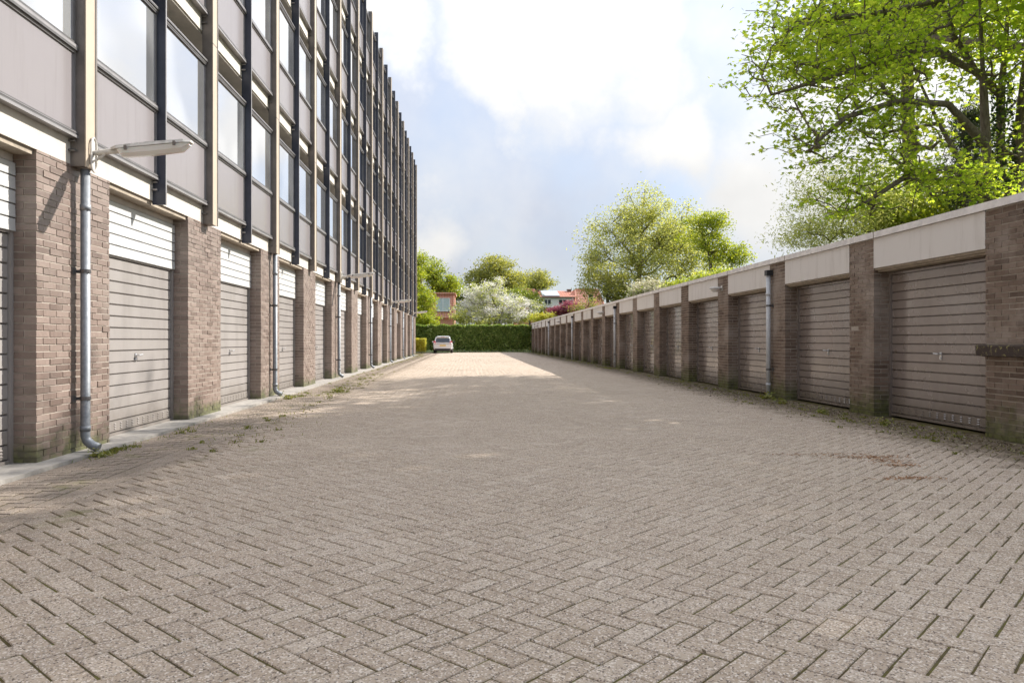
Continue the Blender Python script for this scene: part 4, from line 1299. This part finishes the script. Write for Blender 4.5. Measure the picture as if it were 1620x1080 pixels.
# mansard house to the left, mostly behind green
h3 = tag(empty('gabled_house', (0, 0, 0)), 'red tiled house end rising left of the white dormer, behind green trees', 'house')
m = MB(); m.box(hx(818), hx(852), HY + .3, HY + 8, -.05, hz(490)); m.build('wall', 'house_brick', h3)
tiles_face(h3, 'roof', [(hx(818), HY - 1, hz(490)), (hx(858), HY - 1, hz(490)), (hx(846), HY + 1.4, hz(457)), (hx(824), HY + 1.4, hz(457))], 16, 12, 'roof_tile')
m = MB(); m.poly([(hx(858), HY - 1, hz(490)), (hx(852), HY + 8, hz(490)), (hx(846), HY + 7, hz(457)), (hx(846), HY + 1.4, hz(457))]); m.poly([(hx(824), HY + 1.4, hz(457)), (hx(846), HY + 1.4, hz(457)), (hx(846), HY + 7, hz(457)), (hx(824), HY + 7, hz(457))]); m.build('roof_sides', 'roof_tile', h3)
m = MB(); m.tube([(hx(858), HY - 1.05, hz(490)), (hx(846), HY + 1.4, hz(456.5))], .10, 6); m.tube([(hx(824), HY + 1.4, hz(456.5)), (hx(846), HY + 1.4, hz(456.5))], .10, 6); m.build('ridge', 'roof_tile', h3)
# tile-hung house on the left
TY = 98.0
def qx(px): return at(px, 500, TY).x
def qz(py): return at(800, py, TY).z
h4 = tag(empty('tile_hung_house', (0, 0, 0)), 'house with a red and white tile-hung upper floor and white window at left', 'house')
m = MB(); m.box(qx(672), qx(719), TY, TY + 8, -.05, qz(503)); m.box(qx(672), qx(719), TY + .3, TY + 8, qz(503), qz(466)); m.build('wall', 'house_brick', h4)
tiles_face(h4, 'roof', [(qx(671), TY - .35, qz(503)), (qx(720), TY - .35, qz(503)), (qx(719.5), TY + .35, qz(465)), (qx(671), TY + .35, qz(465))], 14, 12, 'roof_tile', .07)
m = MB(); m.box(qx(670), qx(721), TY - .1, TY + 8.1, qz(465), qz(463)); m.build('parapet', 'roof_tile', h4)
window(h4, qx(690), qx(712), TY - .42, qz(493), qz(472), True, 'window_blind')

# ------------------------------------------------------------------ parked car, seen from behind
car = tag(empty('parked_car', (0, 0, 0)), 'small white hatchback parked nose-in against the hedge', 'car')
cp_ = at(700.5, 540, 64.6)
car.location = (cp_.x, 64.6, 0)
# half outline stations along the length: y, [(half width, z) from sill to roof]
ST_ = [(0.00, [(.60, .34), (.72, .40), (.765, .55), (.765, .74), (.745, .86), (.70, .90)]),
       (0.10, [(.66, .26), (.76, .36), (.805, .55), (.81, .76), (.79, .90), (.70, .94)]),
       (0.45, [(.68, .22), (.79, .30), (.82, .55), (.825, .76), (.80, .90), (.70, .93)]),
       (1.20, [(.68, .20), (.79, .28), (.82, .55), (.825, .74), (.80, .88), (.70, .91)]),
       (2.30, [(.68, .20), (.79, .28), (.82, .55), (.82, .74), (.79, .87), (.69, .90)]),
       (2.75, [(.68, .22), (.79, .30), (.81, .55), (.81, .70), (.76, .80), (.62, .84)]),
       (3.20, [(.62, .24), (.72, .32), (.76, .50), (.75, .62), (.68, .70), (.55, .74)]),
       (3.44, [(.45, .28), (.52, .34), (.56, .48), (.55, .56), (.50, .62), (.40, .64)])]
m = MB()
rg = [[(-w_, y_, z_) for w_, z_ in pr] + [(w_, y_, z_) for w_, z_ in reversed(pr)] for y_, pr in ST_]
for a_, b_ in zip(rg, rg[1:]):
    k_ = len(a_)
    for i in range(k_): m.poly([a_[i], a_[(i + 1) % k_], b_[(i + 1) % k_], b_[i]])
m.poly(rg[0]); m.poly(rg[-1][::-1])
body = m.build('body', 'car_white', car)
GH = [(0.06, .70, .92, .92), (.20, .655, .93, 1.27), (.34, .60, .93, 1.40), (.75, .58, .93, 1.455), (1.5, .58, .93, 1.46), (1.95, .56, .92, 1.40), (2.70, .60, .85, .90)]
m = MB(); rg = []
for y_, w_, zb_, zt in GH: rg.append([(-w_ - .09 * (zt > 1), y_, zb_), (-w_, y_, zt - .05 * (zt > 1)), (-w_ * .8, y_, zt), (w_ * .8, y_, zt), (w_, y_, zt - .05 * (zt > 1)), (w_ + .09 * (zt > 1), y_, zb_)])
for a_, b_ in zip(rg, rg[1:]):
    for i in range(5): m.poly([a_[i], a_[i + 1], b_[i + 1], b_[i]])
m.build('roof', 'car_white', car)
m = MB(); m.poly([(-.52, -.012, .80), (.52, -.012, .80), (.60, .045, .93), (.56, .19, 1.26), (-.56, .19, 1.26), (-.60, .045, .93)])
m.poly([(-.52, .03, .80), (-.60, .09, .93), (-.56, .23, 1.26), (.56, .23, 1.26), (.60, .09, .93), (.52, .03, .80)])
m.build('rear_window', 'car_glass', car)
m = MB(); m.extrude_y([(-.56, 1.36), (.56, 1.36), (.54, 1.41), (-.54, 1.41)], .10, .40); m.build('spoiler', 'car_white', car)
m = MB(); m.box(-.18, .18, .085, .10, 1.368, 1.392); m.build('brake_light', 'tail_red', car)
for sx in (-1, 1):
    m = MB(); pts = [(.56, -.018, .80), (.70, .0, .79), (.80, .08, .86), (.80, .12, 1.00), (.72, .09, 1.06), (.60, .06, .98)]
    q_ = [(sx * x_, y_ - .012, z_) for x_, y_, z_ in pts]; m.poly(q_)
    q2 = [(sx * x_ * .98, y_ + .10, z_) for x_, y_, z_ in pts]
    for i in range(6): m.poly([q_[i], q_[(i + 1) % 6], q2[(i + 1) % 6], q2[i]])
    m.build('tail_light', 'tail_red', car)
    m = MB(); m.box(min(sx * .84, sx * 1.0), max(sx * .84, sx * 1.0), 2.0, 2.14, .90, 1.03); m.build('mirror', 'black_plastic' if sx > 0 else 'car_white', car)
    for yw in (.55, 2.85):
        m = MB(); xa, xb = sorted((sx * .64, sx * .815))
        m.tube([(xa, yw, .29), (xa + .02, yw, .29), (xb - .02, yw, .29), (xb, yw, .29)], [.26, .29, .29, .26], 20); wo_ = m.build('wheel', 'tyre', car)
        m = MB(); xr = sx * .818; m.tube([(xr - sx * .02, yw, .29), (xr, yw, .29)], [.19, .17], 16); m.build('rim', 'rim', wo_)
m = MB(); m.extrude_y([(-.70, .25), (.70, .25), (.66, .40), (-.66, .40)], -.012, .10); m.build('bumper', 'black_plastic', car)
m = MB(); m.box(-.26, .26, -.022, -.006, .60, .71); m.build('number_plate', 'plate_yellow', car)
m = MB(); m.tube([(0, -.03, .85), (0, -.012, .85)], .055, 12); m.build('emblem', 'steel_handle', car)
m = MB(); m.box(-.25, .20, .045, .06, .955, .975); m.build('wiper', 'black_plastic', car)
m = MB(); m.box(-.6, .6, .12, 3.2, .17, .27); m.build('underbody', 'black_plastic', car)


# ------------------------------------------------------------------ weeds, moss, litter
def scatter_grass(name, label, pts, hgt, mat, seed, wid=.006):
    rs = np.random.default_rng(seed); n = len(pts); P = np.array(pts)
    an = rs.uniform(0, 2 * np.pi, n); h = hgt * rs.uniform(.4, 1.3, n); ln = rs.uniform(.3, 1.2, n) * h
    d = np.stack([np.cos(an), np.sin(an), np.zeros(n)], -1); s_ = np.stack([-np.sin(an), np.cos(an), np.zeros(n)], -1) * wid * rs.uniform(.6, 1.5, n)[:, None]
    mid = P + d * ln[:, None] * .4; mid[:, 2] += h * .75
    tip = P + d * ln[:, None]; tip[:, 2] += h
    V = np.stack([P - s_, P + s_, mid + s_ * .7, tip, mid - s_ * .7], 1)
    return link(name, array_mesh(name, V, 5), None, mat)


rs = np.random.default_rng(41)
def gz(x, y): return swell(np.asarray(x), np.asarray(y))
pts = []
for (cx, cy, sx, sy, n) in ((-3.52, 7.75, .06, .30, 260), (-3.45, 9.2, .05, .7, 160), (-3.4, 15.2, .10, .6, 300), (-2.85, 17.4, .16, 1.3, 800), (-2.75, 12.5, .20, 1.6, 260),
                            (-2.55, 9.6, .30, 1.0, 260), (-2.9, 22, .2, 2.4, 700), (-3.45, 30, .1, 6, 700), (-3.3, 45, .2, 6, 700), (-3.5, 53, .3, 3, 900),
                            (5.75, 14.3, .06, .25, 260), (5.55, 29.9, .12, .5, 400), (5.62, 20, .14, 9, 1500), (5.2, 12, .25, 2.2, 420), (5.4, 9, .22, 1.2, 300), (5.6, 40, .15, 9, 1400), (5.6, 60, .2, 6, 900), (2, 69.0, 3.5, .25, 2200)):
    x = rs.normal(cx, sx, n); y = rs.normal(cy, sy, n)
    x = np.clip(x, -3.57, 5.86)
    cl = rs.random(n) < .6                                   # gather most blades in small tufts
    tuft = rs.integers(0, max(3, n // 30), n)
    tx_, ty_ = rs.normal(cx, sx, max(3, n // 30)), rs.normal(cy, sy, max(3, n // 30))
    x[cl] = np.clip(tx_[tuft[cl]] + rs.normal(0, .025, cl.sum()), -3.57, 5.86); y[cl] = ty_[tuft[cl]] + rs.normal(0, .03, cl.sum())
    pts += list(np.stack([x, y, gz(x, y) - .004], -1))
tag(scatter_grass('grass', None, pts, .030, 'grass_blade', 42, .004), 'short grass and moss growing in joints along both walls', 'grass', kind='stuff')

# litter: dead leaves, petals and bits along the right wall
n = 9000
x = 5.84 - np.abs(rs.normal(0, .50, n)); y = rs.uniform(2.5, 69, n) ** 1.0
y = np.where(rs.random(n) < .55, rs.uniform(4, 22, n), y)
P = np.stack([x, y, gz(x, y) + .006 + np.abs(rs.normal(0, .004, n))], -1)
V = leaf_polys(rs, P, .035, 'kite', 2.5)
tag(link('leaf_litter', array_mesh('leaf_litter', V, 4), None, 'litter'), 'dead leaves and petals strewn along the foot of the right garages', 'litter', kind='stuff')
n = 900
x = rs.uniform(-2.6, 5.2, n); y = rs.uniform(2.2, 40, n)
P = np.stack([x, y, gz(x, y) + .005], -1)
V = leaf_polys(rs, P, .020, 'kite', 3)
tag(link('scattered_litter', array_mesh('scattered_litter', V, 4), None, 'litter'), 'tiny scraps and seeds scattered thinly over the open paving', 'litter', kind='stuff')
pts = []
for px, py, sx, sy, n in ((1375, 727, .22, .05, 170), (1400, 733, .10, .10, 120), (1425, 741, .10, .04, 80), (1440, 762, .14, .04, 120), (1330, 722, .15, .05, 60), (1250, 722, .1, .05, 30)):
    gy = CAM_H * FPX / (py - 538); p = at(px, py, gy)
    x = rs.normal(p.x, sx, n); y = rs.normal(gy, sy, n)
    pts += list(np.stack([x, y, gz(x, y) + .006], -1))
P = np.array(pts)
V = leaf_polys(rs, P, .040, 'slim', 2.0)
tag(link('catkins', array_mesh('catkins', V, 4), None, 'catkin'), 'small drifts of rust-brown catkins lying on the paving at right', 'litter', kind='stuff')

# single weeds
WEEDS = [(-3.50, 7.42, .10, 'bright weed tuft at the foot of the nearest zinc drainpipe'), (-3.40, 14.6, .12, 'weed beside the second drainpipe of the flats'),
         (-2.80, 16.6, .13, 'broad green weed clump growing in the gutter on the left'), (5.70, 14.15, .15, 'leafy weed at the foot of the near right drainpipe'),
         (5.35, 11.2, .10, 'small leafy weed in front of the second brick pier at right'), (5.45, 9.6, .10, 'low dandelion-like weed in front of the nearest brown door'),
         (5.50, 13.0, .11, 'grassy weed in front of the second brown garage door')]
for i, (x, y, hh, lab) in enumerate(WEEDS):
    rs = np.random.default_rng(60 + i)
    w_ = tag(empty('weed', (x, y, float(gz(x, y)))), lab, 'weed')
    k = 60
    P = rs.normal(0, hh * .5, (k, 3)); P[:, 2] = np.abs(rs.normal(0, hh * .35, k)) + .01
    V = leaf_polys(rs, P, hh * .45, 'kite', .8)
    tag(link('leaves', array_mesh('leaves', V, 4), w_, 'grass_blade'), None, kind='stuff')
    m = MB()
    for j in range(8): m.tube([(0, 0, 0), tuple(P[j * 5] * .9)], [.004, .002], 4)
    tag(m.build('stems', 'grass_blade', w_), None, kind='stuff')
